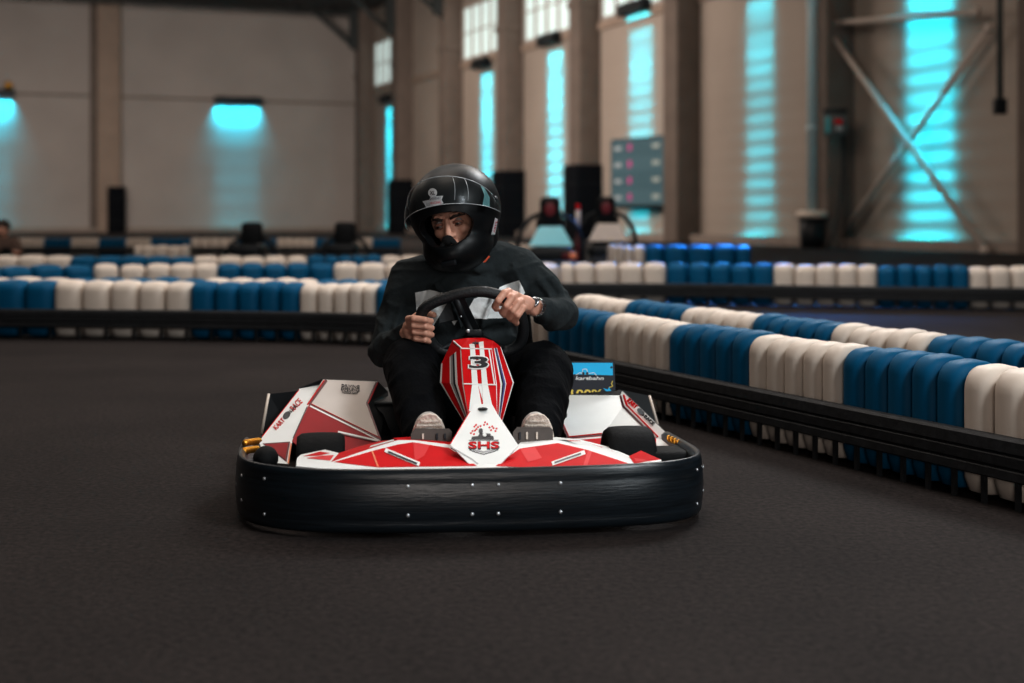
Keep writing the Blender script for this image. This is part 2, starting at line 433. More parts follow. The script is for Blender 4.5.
# pale pipe, bin, electric box, hanging cable
p = wp(812, 262, 1.3); p.z = 0
r = empty('drain_pipe', p); tag(r, 'pale blue grey vertical pipe on the column, standing in a black bin', 'pipe')
m = MB(); m.tube([(0,0,.9),(0,0,CH-.1)], .13, 'pipe', 16); m.build('pipe_run', r)
for q in (3.2,6.6,9.5):
    m = MB(); m.tube([(0,0,q),(0,0,q+.12)], .16, 'pipe', 16); m.build('clamp', r)
r = empty('waste_bin', p); tag(r, 'black bin with a pale bag folded over its rim at the pipe foot', 'bin')
m = MB(); m.lathe([(.30,0),(.33,.3),(.36,.86)], 'black'); m.build('bin_body', r)
m = MB(); m.lathe([(.37,.84),(.40,.82),(.43,.9),(.42,.98),(.36,1.02),(.30,1.0)], 'bwhite'); m.build('bin_bag', r)
pe = onwall(wallZ(835), 1.0)
pe = wp(835, 0, 1.25); pe.z = 3.0
r = empty('electric_box', pe); r.rotation_euler = (0,0,math.atan2(WD.y, WD.x)+R(50)); r.rotation_euler = (0,0,R(-10))
tag(r, 'grey electric box with red and teal parts on column right of the pipe', 'electric box')
m = MB(); m.box((0,0,.32), (.58,.3,.6), 'box', bev=.02); m.build('case', r)
m = MB(); m.box((0,-.02,.66), (.62,.4,.12), 'black', bev=.02); m.build('cap', r)
m = MB(); m.box((-.2,-.17,.3), (.12,.04,.42), 'teal'); m.build('side_label', r)
m = MB(); m.box((.08,-.17,.38), (.2,.05,.12), 'red'); m.box((.1,-.17,.2), (.16,.04,.1), 'grey'); m.build('switch', r)
m = MB(); m.tube([(.2,0,.02),(.2,0,-.9),(.12,0,-1.9),(-.05,0,-2.6),(-.2,0,-3.0)], .03, 'black', 8); m.build('power_cable', r)
m = MB(); m.tube([(.26,0,.02),(.28,0,-1.5),(.27,0,-3.0)], .025, 'black', 8); m.build('power_cable', r)
pc = W(1000, 0, CZ[1]-.9); pc.z = 0
r = empty('pull_cable', pc); tag(r, 'thin dark conduit with a black switch box hanging at far right', 'conduit')
m = MB(); m.tube([(0,0,3.4),(0,0,CH-.1)], .07, 'box', 8); m.build('conduit', r)
m = MB(); m.box((0,0,3.25), (.26,.2,.34), 'black', bev=.02); m.build('switch_box', r)

# wall screen
zc = CZ[3]+3.0
tv0, tv1 = W(612, 0, 51.3), W(664, 0, 48.6)
c = (tv0+tv1)/2; d = (tv1-tv0); d.z = 0; Lw = d.length; d.normalize()
r = empty('wall_screen'); nrm = Vector((d.y, -d.x, 0))
r.matrix_world = Matrix.Translation((c.x, c.y, 1.18)) @ Matrix(((d.x, -nrm.x, 0), (d.y, -nrm.y, 0), (0,0,1))).to_4x4()
tag(r, 'large dim results screen with four rows and magenta marks on the right wall', 'screen')
m = MB(); m.box((0,.1,1.22), (Lw+.16,.2,2.5), 'black', bev=.03); m.build('case', r)
m = MB()
for i in range(4):
    z = 2.14-i*.585
    m.box((0,-.005,z), (Lw,.02,.58), 'screen' if i % 2 else 'screen2')
m.build('display', r)
for i in range(4):
    z = 2.14-i*.585
    m = MB(); m.box((-Lw*.14,-.02,z), (.2,.01,.24), 'mag'); m.build('place_mark', r)
    m = MB(); m.box((-Lw*.37,-.02,z-.02), (.4,.01,.14), 'scrtext'); m.build('name_mark', r)
    m = MB(); m.box((Lw*.36,-.02,z), (.42,.01,.15), 'scrgreen'); m.build('time_mark', r)
m = MB(); m.box((0,.5,1.3), (.3,.7,.3), 'truss'); m.build('wall_bracket', r)

# ------------------------------------------------------------------ plastic barriers
def lobe(mb, c, ang, w, d, h, m):
    """one rounded upright cushion of a barrier block; c = centre on the ground"""
    n = 20; ex = .6
    def ring(sx, sy, z, oy=0):
        out = []
        for k in range(n):
            a = 2*PI*(k+.5)/n; ca, sa = math.cos(a), math.sin(a)
            x = math.copysign(abs(ca)**ex, ca)*w/2*sx; y = math.copysign(abs(sa)**ex, sa)*d/2*sy+oy
            out.append((x, y, z))
        return out
    rt = min(.075, w*.62)
    lv = [(.55,.6,.012),(.86,.86,.02),(1,1,.06),(1,1,h*.5),(1,1,h-rt)]
    for q in (15,30,45,60,75,90):
        k_ = 1-math.cos(R(q)); lv.append((1-.46*k_**1.3, 1-.62*k_, h-rt+rt*math.sin(R(q))*.94))
    lv.append((.26,.2,h)); lv.append((.04,.03,h+.001))
    vs = []
    ca, sa = math.cos(ang), math.sin(ang)
    for sx, sy, z in lv:
        for x, y, zz in ring(sx, sy, z): vs.append((c[0]+x*ca-y*sa, c[1]+x*sa+y*ca, zz))
    fs = []
    for i in range(len(lv)-1):
        for k in range(n):
            k2 = (k+1) % n; fs.append((i*n+k, i*n+k2, (i+1)*n+k2, (i+1)*n+k))
    fs.append(list(reversed(range(n)))); fs.append([(len(lv)-1)*n+k for k in range(n)])
    mb.add(vs, fs, m, True)

ORD = ['', 'first', 'second', 'third', 'fourth', 'fifth', 'sixth', 'seventh', 'eighth', 'ninth']
def smooth_path(P, per):
    out = []
    for i in range(len(P)-1):
        p0 = P[max(i-1,0)]; p1 = P[i]; p2 = P[i+1]; p3 = P[min(i+2, len(P)-1)]
        for k in range(per):
            t = k/per
            out.append(.5*((2*p1)+(p2-p0)*t+(2*p0-5*p1+4*p2-p3)*t*t+(3*p1-p0-3*p2+p3)*t**3))
    out.append(P[-1]); return out
def barrier(P, first, phrase, end, side=1, lobes=5, h=.395, d=.2, rail=True, railname=None, group=None, counted=None):
    """P: block boundaries (x,y) of the front face; side: +1 when the blocks lie to the left of the walking direction"""
    P = [Vector((p[0], p[1])) for p in P]
    per = lobes
    pts = smooth_path(P, per)
    nb = len(P)-1; colour = first; seen = {'white': 0, 'blue': 0}; made = []
    for b in range(nb):
        seg = pts[b*per:(b+1)*per+1]
        mid = (seg[0]+seg[-1])/2; t0 = seg[-1]-seg[0]; nn = Vector((-t0.y, t0.x)).normalized()*side
        c0 = mid+nn*d/2
        seen[colour] += 1
        m = MB()
        for i in range(per):
            a, bb = seg[i], seg[i+1]; t = bb-a; L = t.length; n2 = Vector((-t.y, t.x)).normalized()*side
            c = (a+bb)/2+n2*d/2
            lobe(m, c-c0, math.atan2(t.y, t.x), L*1.005, d, h*random.uniform(.985,1.015), 'bwhite' if colour == 'white' else 'bblue')
        o = m.build('barrier_block'); o.location = (c0.x, c0.y, 0)
        tag(o, '%s ribbed barrier block, %s %s from the %s, %s' % (colour, ORD[seen[colour]], colour, end, phrase), 'barrier', group or ('plastic blocks '+phrase))
        made.append(o)
        colour = 'blue' if colour == 'white' else 'white'
    if rail:
        fine = smooth_path(P, per*2)
        prof = [(.0,.082),(.026,.082),(.036,.088),(.036,.112),(.027,.118),(.036,.124),(.038,.152),(.029,.158),(.038,.164),(.036,.196),(.028,.204),(.0,.204)]
        c0 = fine[len(fine)//2]
        r = empty('barrier_rail', (c0.x, c0.y, 0)); tag(r, railname, 'rail')
        m = MB(); vs = []; npf = len(prof)
        for i, p in enumerate(fine):
            t = fine[min(i+1,len(fine)-1)]-fine[max(i-1,0)]; n2 = -Vector((-t.y, t.x)).normalized()*side
            for q, z in prof: vs.append((p.x-c0.x+n2.x*q, p.y-c0.y+n2.y*q, z))
        fs = []
        for i in range(len(fine)-1):
            for k in range(npf-1): fs.append((i*npf+k, (i+1)*npf+k, (i+1)*npf+k+1, i*npf+k+1))
        fs.append(list(range(npf))); fs.append([(len(fine)-1)*npf+k for k in reversed(range(npf))])
        m.add(vs, fs, 'rail', False); m.build('rail_belt', r)
        for i, p in enumerate(pts):
            t = pts[min(i+1,len(pts)-1)]-pts[max(i-1,0)]; n2 = -Vector((-t.y, t.x)).normalized()*side
            q = p+n2*.010; m = MB()
            m.box((q.x-c0.x, q.y-c0.y, .042), (.015,.012,.084), 'rail', rot=Matrix.Rotation(math.atan2(t.y, t.x), 3, 'Z')); m.build('post', r)
    return made
def PX(lst): return [((px-CX)/F*Y, Y) for px, Y in lst]
def frontrow(Y): return (3.189-.445*Y, Y)
def backrow(Y): return (3.872-.445*Y-.04, Y)
barrier([frontrow(y) for y in (3.68,4.207,4.73,5.24,5.765,6.28,6.81,7.33,7.86)], 'white', 'near double barrier front row', 'right', side=-1, d=.19,
        railname='long ribbed black rubber rail along the near barrier right of the kart')
barrier([backrow(y) for y in (4.71,5.23,5.753,6.27,6.83,7.34,7.89)], 'blue', 'near double barrier rear row', 'right', side=-1, d=.19, rail=True,
        railname=None) if False else barrier([backrow(y) for y in (4.71,5.23,5.753,6.27,6.83,7.34,7.89)], 'blue', 'near double barrier rear row', 'right', side=-1, d=.19, rail=False)
e0 = Vector(frontrow(7.86)); e1 = Vector(backrow(7.89)); dr = Vector((-.407,.914))
e0 = e0+dr*.03; e1 = e1+dr*.02
bz = []
for i in range(3):
    t = i/2; a, b, c, d_ = e0, e0+dr*.45, e1+dr*.45, e1
    bz.append(tuple(a*(1-t)**3+b*3*t*(1-t)**2+c*3*t*t*(1-t)+d_*t**3))
barrier(bz, 'white', 'rounded nose of the near double barrier', 'left', side=-1, d=.16, rail=False)

A = PX([(-86,9.72),(51,9.62),(188,9.5),(297,9.35),(374,9.15),(432,9.05)])
barrier(A, 'blue', 'long row left of the driver', 'left', side=1, railname='long black rubber rail along the barrier left of the driver', d=.24)
A_ = PX([(-70,10.2),(64,10.1),(200,9.98),(312,9.85),(400,9.7)])
barrier(A_, 'white', 'row close behind the long left row', 'left', side=1, rail=False, d=.24)
Cc = PX([(448,9.45),(480,10.0),(505,10.8),(527,11.8),(544,12.7),(560,13.45),(666,13.4),(772,13.1),(877,12.8),(970,12.6),(1066,12.5)])
barrier(Cc[:6], 'white', 'bend hidden behind the driver', 'left', side=1, rail=False, d=.24)
barrier(Cc[5:], 'white', 'far barrier row right of the driver', 'left', side=1, d=.26, railname='straight black rubber rail along the far barrier at right')
barrier(PX([(-42,12.2),(94,13.0),(217,13.15),(333,13.35),(450,13.4)]), 'blue', 'second track row at left', 'left', side=1, rail=False, d=.26)
barrier(PX([(-50,16.1),(68,16.0),(192,15.8),(308,16.0),(383,16.2),(480,16.5)]), 'white', 'third track row at left', 'left', side=1, rail=False, d=.26)
barrier(PX([(133,22),(188,22)]), 'white', 'standing alone before the far left row', 'left', side=1, rail=False, d=.26)
barrier(PX([(10,30),(43,30),(70,30),(98,30),(125,30),(150,30),(190,30),(237,30),(276,30),(315,30),(345,30),(372,30),(400,30)]), 'white', 'farthest row before the back wall', 'left', side=1, d=.3,
        railname='thin black rail along the farthest barrier before the back wall')
barrier(PX([(478,23),(508,23),(534,23)]), 'blue', 'small far row by the driver\'s helmet', 'left', side=1, rail=False, d=.3)
barrier(PX([(610,17.2),(645,17.2),(751,17.0)]), 'white', 'taller row behind the far right barrier', 'left', side=1, rail=False, d=.3, h=.49)

# ------------------------------------------------------------------ parked karts far off
def parked_kart(px, Y, top, label, lit, rz=0, w=.115, bw=.62):
    p = W(px, 0, Y); r = empty('parked_kart', (p.x, p.y, 0), rz)
    tag(r, label, 'go-kart')
    m = MB()
    m.box((0,0,top-.19), (2*w+.02,.12,.38), 'seat', bev=.058); m.box((0,.02,top-.42), (.34,.14,.34), 'seat', bev=.05)
    m.box((0,.0,top-.62), (.38,.3,.3), 'seat', bev=.05); m.build('seat', r)
    if lit:
        m = MB(); m.ball((0,-.055,top-.15), (.075,.015,.09), 'redglow'); m.build('headrest_emblem', r)
    for s in (-1,1):
        m = MB(); m.tube([(s*.1,.02,top-.2),(s*.25,0,top-.27),(s*.36,-.02,top-.42),(s*.40,-.05,top-.6),(s*.40,-.05,.12)], .03, 'black', 8); m.build('side_hoop', r)
    m = MB()
    vs = [(-.14,-.32,top-.36),(.14,-.32,top-.36),(.27,-.42,top-.6),(-.27,-.42,top-.6),(-.12,-.28,top-.36),(.12,-.28,top-.36),(.25,-.36,top-.6),(-.25,-.36,top-.6)]
    m.add(vs, [(3,2,1,0),(4,5,6,7),(0,1,5,4),(2,3,7,6),(1,2,6,5),(3,0,4,7)], 'bluelit' if lit == 1 else ('bwhite' if lit else 'black')); m.build('front_panel', r)
    m = MB(); m.box((0,-.3,.2), (bw,1.2,.22), 'black', bev=.06); m.box((0,-.2,.36), (bw*.85,.7,.2), 'black', bev=.06); m.build('body', r)
    m = MB(); m.box((0,-.95,.14), (bw*1.2,.18,.18), 'bumper', bev=.05); m.build('bumper', r)
    for s in (-1,1):
        for yy in (-.6,.35):
            m = MB(); m.lathe([(.08,-.06),(.125,-.055),(.13,0),(.125,.055),(.08,.06)], 'rubber', (s*(bw/2+.05),yy,.13), Matrix.Rotation(R(90),3,'Y')); w_ = m.build('wheel', r)
            m = MB(); m.lathe([(.06,-.065),(.06,.065)], 'red', (s*(bw/2+.05),yy,.13), Matrix.Rotation(R(90),3,'Y')); m.build('rim', w_)
    if lit:
        for s, q in ((.28,'darkred'), (.36,'orange')):
            m = MB(); m.box((s-.1,-.5,top-.72), (.1,.12,.09), q, bev=.02); m.build('side_light', r)
    return r
parked_kart(550, 17.7, 1.08, 'parked kart with glossy panel tinted cyan as if lit under its red lit black headrest', 1)
parked_kart(606, 19.4, 1.11, 'parked kart with beige panel and black hoops, next to the cyan tinted one', 2)
parked_kart(252, 20, .76, 'all black parked kart in front of the cyan lit back wall', 0, w=.14, bw=.5)
parked_kart(345, 20.5, .76, 'all black parked kart close to the far corner left of the driver', 0, w=.14, bw=.5)
# red white marker post between the two karts
p = W(578, 0, 18.4); r = empty('marker_post', (p.x,p.y,0)); tag(r, 'slim red and white marker post between the two parked karts', 'post')
m = MB(); m.tube([(0,0,0),(0,0,.7)], .022, 'darkred'); m.build('lower_stem', r)
m = MB(); m.tube([(0,0,.7),(0,0,.92)], .035, 'bwhite'); m.build('white_band', r)
m = MB(); m.tube([(0,0,.92),(0,0,1.0)], .03, 'red'); m.build('tip', r)

# seated onlooker at the left edge
p = W(6, 0, 24); r = empty('person', (p.x, p.y, 0)); tag(r, 'person in a brown top with dark hair, sitting low at the left edge', 'person')
m = MB()
m.ball((-.06,0,.62), (.10,.11,.13), 'skin'); m.tube([(-.05,.02,.52),(-.02,.03,.40)], .06, 'skin')
m.ball((0,.05,.22), (.2,.15,.24), 'skin'); m.tube([(.16,0,.42),(.25,-.1,.22),(.2,-.3,.25)], [.06,.05,.04], 'skin'); m.tube([(-.18,0,.42),(-.27,-.1,.22),(-.2,-.3,.25)], [.06,.05,.04], 'skin')
for s in (-1,1): m.tube([(s*.1,0,.1),(s*.16,-.45,.25),(s*.15,-.7,.04)], [.09,.07,.05], 'skin'); m.tube([(s*.15,-.7,.04),(s*.15,-.85,.04)], .04, 'skin')
organic('body', m, .02, 2, 'skin', r)
m = MB(); m.ball((0,.05,.24), (.23,.18,.25), 'skin'); m.tube([(-.18,0,.42),(.18,0,.42)], .09, 'skin'); m.tube([(.16,0,.42),(.26,-.08,.24)], [.085,.07], 'skin'); m.tube([(-.16,0,.42),(-.28,-.08,.24)], [.085,.07], 'skin')
organic('shirt', m, .02, 2, 'brownshirt', r)
m = MB(); m.ball((-.06,.03,.68), (.12,.13,.12), 'hair'); m.build('hair', r)
m = MB()
for s in (-1,1): m.tube([(s*.1,.02,.1),(s*.16,-.45,.26),(s*.15,-.68,.08)], [.11,.09,.065], 'trouser')
m.build('trousers', r)

# ------------------------------------------------------------------ the kart (local frame: x to the right of the picture, y to the kart's rear)
X0, Y0, TH = -.069, 3.65, R(6.5)
ct, st = math.cos(TH), math.sin(TH)
def K(px, py, ky):
    t = (px-CX)/F
    kx = (t*(Y0+ky*ct)-X0+ky*st)/(ct-t*st)
    Y = Y0+kx*st+ky*ct
    return Vector((kx, ky, H-(py-HY)/F*Y))
def toW(v): return Vector((X0+v.x*ct-v.y*st, Y0+v.x*st+v.y*ct, v.z))
def toK(v):
    x, y = v.x-X0, v.y-Y0
    return Vector((x*ct+y*st, -x*st+y*ct, v.z))
EYE = toK(Vector((0,0,H)))
def ray(px, py):
    return (toK(W(px, py, 1.0))-EYE).normalized()
class Plane:
    def __init__(s, a, b, c):
        s.p = a; s.n = (b-a).cross(c-a).normalized()
        if s.n.dot(EYE-a) < 0: s.n = -s.n
    def at(s, px, py, off=0):
        d = ray(px, py); t = (s.p+s.n*off-EYE).dot(s.n)/d.dot(s.n)
        return EYE+d*t
def paint(mb, pl, m, poly, layer=1):
    mb.poly([pl.at(x, y, .0009*layer) for x, y in poly], m)
def stroke(mb, pl, m, line, w, layer=2):
    for (x0,y0),(x1,y1) in zip(line[:-1], line[1:]):
        dx, dy = x1-x0, y1-y0; L = math.hypot(dx,dy); nx, ny = -dy/L*w/2, dx/L*w/2
        paint(mb, pl, m, [(x0+nx,y0+ny),(x0-nx,y0-ny),(x1-nx,y1-ny),(x1+nx,y1+ny)], layer)
def disc(mb, pl, m, cx, cy, rx, ry, layer=2, n=16, rot=0):
    c, s = math.cos(rot), math.sin(rot)
    paint(mb, pl, m, [(cx+rx*math.cos(2*PI*k/n)*c-ry*math.sin(2*PI*k/n)*s, cy+rx*math.cos(2*PI*k/n)*s+ry*math.sin(2*PI*k/n)*c) for k in range(n)], layer)
def write(mb, pl, m, body, cx, cy, w, h, rot=0, layer=3, bold=.0, skew=0):
    vs, fs = text_tris(body, bold); c, s = math.cos(rot), math.sin(rot); out = []
    for x, y in vs:
        u, v = x*w+y*h*skew, -y*h
        out.append(pl.at(cx+u*c-v*s, cy+u*s+v*c, .0009*layer))
    mb.add(out, fs, m)

kart = empty('racing_kart', (X0, Y0, 0), TH)
tag(kart, 'red and white go-kart number 3 with wide black bumper, driven in the foreground', 'go-kart')

# bumper ring
hw = [(0,0),(.15,.002),(.30,.012),(.42,.035),(.51,.075),(.58,.135),(.625,.21),(.643,.30),(.645,.42),(.64,.60),(.63,.85),(.62,1.15),(.61,1.4),(.585,1.52),(.53,1.60),(.42,1.64),(.2,1.65),(0,1.65)]
ringp = [Vector(p) for p in hw]+[Vector((-a, b)) for a, b in reversed(hw[1:-1])]
ringp = [Vector((p.x*.985-.04*min(p.y,.5), p.y-.055*max(p.x,0)*min(1,p.y/.1) if p.y < 1.2 else p.y)) for p in ringp]
def densify(P, n):
    out = []; N = len(P)
    for i in range(N):
        p0, p1, p2, p3 = P[i-1], P[i], P[(i+1) % N], P[(i+2) % N]
        for k in range(n):
            t = k/n; out.append(.5*((2*p1)+(p2-p0)*t+(2*p0-5*p1+4*p2-p3)*t*t+(3*p1-p0-3*p2+p3)*t**3))
    return out
ring = densify(ringp, 4)
prof = [(-.016,.170),(-.006,.178),(.000,.176),(.003,.165),(.006,.150),(.0045,.144),(.007,.138),(.009,.104),(.009,.092),(.007,.060),(.0045,.054),(.006,.048),(.003,.034),(-.004,.026),(-.022,.024),(-.024,.060),(-.024,.150)]
mb = MB(); vs = []; n = len(ring); npf = len(prof)
for i, p in enumerate(ring):
    t = ring[(i+1) % n]-ring[i-1]; nn = Vector((-t.y, t.x)).normalized()
    c = p-Vector((0,.8))
    if nn.dot(c) < 0: nn = -nn
    hs = 1-.5*min(1,max(0,(p.y-.60)/.16))
    for o_, z in prof: vs.append((p.x+nn.x*o_, p.y+nn.y*o_, .012+(z-.024)*1.078*hs))
fs = [(i*npf+k, ((i+1) % n)*npf+k, ((i+1) % n)*npf+(k+1) % npf, i*npf+(k+1) % npf) for i in range(n) for k in range(npf)]
mb.add(vs, fs, 'bumper', True)
bumper = mb.build('bumper', kart)
def ringat(x, zoff=.008):
    best = min((p for p in ring if p.y < .5), key=lambda q: abs(q.x-x)); return best
for x in (-.198,-.034,.033,.195):
    for z in (.136,.062):
        m = MB(); m.lathe([(.005,0),(.005,.002),(.0035,.004)], 'zinc', (x, ringat(x).y-.007, z), Matrix.Rotation(R(90),3,'X'), 12); m.build('bolt', bumper)
for sgn in (-1,1):
    for yy, z in ((.12,.142),(.12,.05),(.2,.135),(.2,.07),(.27,.10)):
        q = min((p for p in ring if p.x*sgn > 0 and p.y < .5), key=lambda q: abs(q.y-yy)); i = ring.index(q)
        t = ring[(i+1) % n]-ring[i-1]; nn = Vector((-t.y, t.x)).normalized()
        if nn.dot(q-Vector((0,.8))) < 0: nn = -nn
        rotm = Vector((0,0,1)).rotation_difference(Vector((nn.x, nn.y, 0))).to_matrix()
        m = MB(); m.lathe([(.0045,0),(.0045,.0015),(.003,.003)], 'zinc', (q.x+nn.x*.007, q.y+nn.y*.007, z), rotm, 12); m.build('bolt', bumper)

# chassis
mb = MB(); mb.box((0,.75,.045), (.70,1.2,.012), 'black'); mb.build('floor_pan', kart)
for s in (-1,1):
    m = MB(); m.tube([(s*.30,.06,.06),(s*.33,.4,.06),(s*.34,.9,.06),(s*.33,1.55,.06)], .015, 'steel'); m.build('chassis_tube', kart)
m = MB(); m.tube([(-.55,.38,.10),(.55,.38,.10)], .014, 'steel'); m.build('front_axle', kart)
m = MB(); m.tube([(-.5,1.32,.115),(.5,1.32,.115)], .02, 'steel'); m.build('rear_axle', kart)
def wheel(cx, cy, r, w, name='front_wheel'):
    m = MB(); rot = Matrix.Rotation(R(90),3,'Y')
    m.lathe([(r*.5,-w*.44),(r*.75,-w*.5),(r*.9,-w*.49),(r*.98,-w*.40),(r,-w*.22),(r*1.005,0),(r,w*.22),(r*.98,w*.40),(r*.9,w*.49),(r*.75,w*.5),(r*.5,w*.44)], 'rubber', (cx,cy,r), rot, 40)
    o = m.build(name, kart)
    m = MB(); m.lathe([(r*.5,-w*.40),(r*.52,-w*.46),(r*.45,-w*.3),(r*.2,-w*.32),(r*.2,w*.32),(r*.45,w*.3),(r*.52,w*.46),(r*.5,w*.40)], 'steel', (cx,cy,r), rot, 24); m.build('rim', o)
a = K(321,446,.42); b = K(627,442,.42)
wheel(a.x, .40, .108, .135); wheel(b.x, .40, .110, .135)
wheel(-.47, 1.32, .115, .17, 'rear_wheel'); wheel(.47, 1.32, .115, .17, 'rear_wheel')
# springs (gold) beside the pods
for pts in ([(244,443,.44),(259,441,.52)], [(243,451,.40),(257,449,.48)], [(688,447,.36),(668,438,.50)], [(686,453,.34),(671,450,.40)]):
    p, q = K(*pts[0]), K(*pts[1]); m = MB(); N = 70; cpts = []
    ax = (q-p); u = ax.normalized(); v = u.cross(Vector((0,0,1))).normalized(); w_ = u.cross(v)
    for i in range(N+1):
        t = i/N; an = t*2*PI*6; cpts.append(p+ax*t+(v*math.cos(an)+w_*math.sin(an))*.0075)
    m.tube([p, q], .006, 'gold', 8); m.tube(cpts, .0028, 'gold', 6); m.build('bumper_spring', kart)
    
# front fairing
fair = MB()
A3, B3, C3 = K(297,462,.12), K(398,440,.28), K(482,471,.012)
pl = Plane(A3, B3, C3)
fair.poly([pl.at(*p) for p in [(296,466),(297,458),(331,462),(372,448),(398,440),(414,440),(450,444.5),(482,466),(482,470.5),(378,470.5),(325,469)]], 'white')
paint(fair, pl, 'red', [(334,462),(372,451),(398,444.5),(413,442.2),(449,448),(477,465.8),(378,467.2)])
paint(fair, pl, 'orange', [(371.3,451),(373,450.8),(379,467),(377.2,467)], 2)  # highlight line along the facet, painted on as colour
paint(fair, pl, 'pink', [(413,442.3),(430,445),(424,456),(415,461)], 2)
stroke(fair, pl, 'white', [(385,449.8),(419.5,464.2)], 4.2, 3); stroke(fair, pl, 'ink', [(388,451.6),(417,463.6)], 1.8, 4)
# front bottom white edge drops onto the bumper
plL = pl
e1_ = [pl.at(*p) for p in [(296,466),(325,469),(378,470.5),(482,470.5)]]
# end facet left
v1, v2 = pl.at(297,458), pl.at(331,462)
pe = Plane(v1, v2, K(325,449.5,.27))
fair.poly([pe.at(*p) for p in [(297,458),(301,454.5),(325,449.5),(339,453),(331,462)]], 'white')
paint(fair, pe, 'red', [(303,456.2),(320,451.5),(330,453),(318,455.5)]); paint(fair, pe, 'pink', [(306,458),(322,455.5),(334,455),(330,460.5)]); 
d1, d2, d3, d4 = pl.at(331,462), pl.at(372,448), pl.at(398,440), pl.at(450,444.5)
pd = Plane(d1, d3, K(360,446,.38))
fair.poly([d1, pe.at(339,453), pd.at(358,446.5), pd.at(382,440.5), d3, d2], 'red')
stroke(fair, pd, 'white', [(338,457.5),(360,449.2),(394,439.8)], 1.6, 2)
pd2 = Plane(d3, d4, K(430,437,.40))
fair.poly([d3, pd2.at(392,438), pd2.at(412,436.5), pd2.at(452,441.5), d4, pl.at(414,440)], 'red')
# right wing
A4, B4, C4 = K(662,464,.12), K(558,440.5,.28), K(484,471,.012)
pr = Plane(A4, B4, C4)
fair.poly([pr.at(*p) for p in [(482,470.5),(482,466),(518,445),(558,440),(592,447.5),(634,463.5),(661,459.5),(664,467.5),(640,470),(560,471.5)]], 'white')
paint(fair, pr, 'red', [(495.6,466),(519.6,448.6),(558,443),(588,450),(630,463.8),(587,467.2),(540,467.8)])
paint(fair, pr, 'pink', [(588,450.5),(592,451.7),(587,466),(583,466.5)], 2); paint(fair, pr, 'pink', [(520,449),(535,447),(542,458),(528,462)], 2)
stroke(fair, pr, 'white', [(552,463.6),(585,452)], 4.2, 3); stroke(fair, pr, 'ink', [(554.5,462.6),(581,453.4)], 1.8, 4)
q1, q2, q3, q4 = pr.at(518,445), pr.at(558,440), pr.at(592,447.5), pr.at(634,463.5)
pq = Plane(q2, q4, K(610,446,.38))
fair.poly([q2, pq.at(580,439.5), pq.at(608,446.5), pq.at(630,456), q4, q3], 'white')
paint(fair, pq, 'red', [(566,440.2),(580,440.6),(604,447.5),(590,445.8)]); paint(fair, pq, 'pink', [(600,449.5),(612,450.5),(624,456.5),(616,455.5)])
pq2 = Plane(q1, q2, K(540,437,.40))
fair.poly([q1, pq2.at(522,440.5), pq2.at(556,437), pq2.at(580,439.5), q2], 'white')
pe2 = Plane(q4, pr.at(661,459.5), K(641,450.5,.30))
fair.poly([q4, pe2.at(629,456), pe2.at(641,450.5), pe2.at(661,459.5)], 'red'); paint(fair, pe2, 'pink', [(634,458),(642,459),(650,461),(636,461.5)])
for f_, s_ in ((pl, [(296,466),(325,469),(378,470.5),(482,470.5)]), (pr, [(482,470.5),(560,471.5),(640,470),(664,467.5)])):
    t_ = [f_.at(*p) for p in s_]
    for i in range(3):
        fair.poly([t_[i], t_[i+1], t_[i+1]+Vector((0,.004,-.02)), t_[i]+Vector((0,.004,-.02))], 'white')
fairing = fair.build('front_fairing', kart)
# bib with the emblem
bb = MB()
pb = Plane(K(483,404,.33), K(452,445,.15), K(515,445.5,.15))
bibv = [(470,412),(474,404),(492,404),(497,413),(518.5,445.5),(497,467.5),(488,472.3),(478,472.3),(472,467),(450,444.5)]
bb.poly([pb.at(x, y, .004) for x, y in bibv], 'white')
L0 = 5
stroke(bb, pb, 'grey', [(451,447),(472.5,459.5),(479,465)], 1.2, L0)
stroke(bb, pb, 'red', [(450.5,443.5),(470,411)], .8, L0)
write(bb, pb, 'ink', 'SHS', 484, 445.2, 31.5, 8.2, layer=L0+1, bold=.035)
write(bb, pb, 'red', 'SHS', 483.8, 444.9, 30, 6.6, layer=L0+2, bold=.02)
stroke(bb, pb, 'ink', [(469,440.2),(498.5,440.2)], .7, L0)
stroke(bb, pb, 'ink', [(469.5,449.6),(475,452),(483.5,454.2),(492,452),(498.5,449.6)], .8, L0)
stroke(bb, pb, 'grey', [(473,449.8),(483.5,452),(494,449.8)], 1.6, L0)
# kart figure of the emblem
paint(bb, pb, 'ink', [(471,439.5),(472,436.6),(478,436),(480,433),(487,433),(489.5,435),(493.5,436.3),(494,439.5)], L0)
disc(bb, pb, 'ink', 480.8, 430.8, 2.1, 2.6, L0+1); disc(bb, pb, 'white', 484.6, 434.6, 2.0, 1.7, L0+2); disc(bb, pb, 'ink', 489, 434.8, 1.9, 1.4, L0+1)
for i, (x, y) in enumerate([(476,424.8),(478,427),(474.5,426.5),(480.5,426),(476.5,429),(485,422.2),(487.2,424),(484,424.8),(489.5,427.4),(492.2,426.3),(493.5,428),(491,430),(495.5,431),(472.6,431),(475,430.5),(471,433),(474,434),(496.5,428.5)]):
    paint(bb, pb, 'red', [(x-1.1,y-.3),(x+.5,y-1.1),(x+1.1,y+.4),(x-.5,y+1.1)], L0)
bb.build('emblem_panel', fairing, solid=.003)
m = MB(); cp = pb.at(482.8, 408.8, .006)
m.ball(cp, (.014,.014,.004), 'black'); m.build('fixing_cap', fairing)

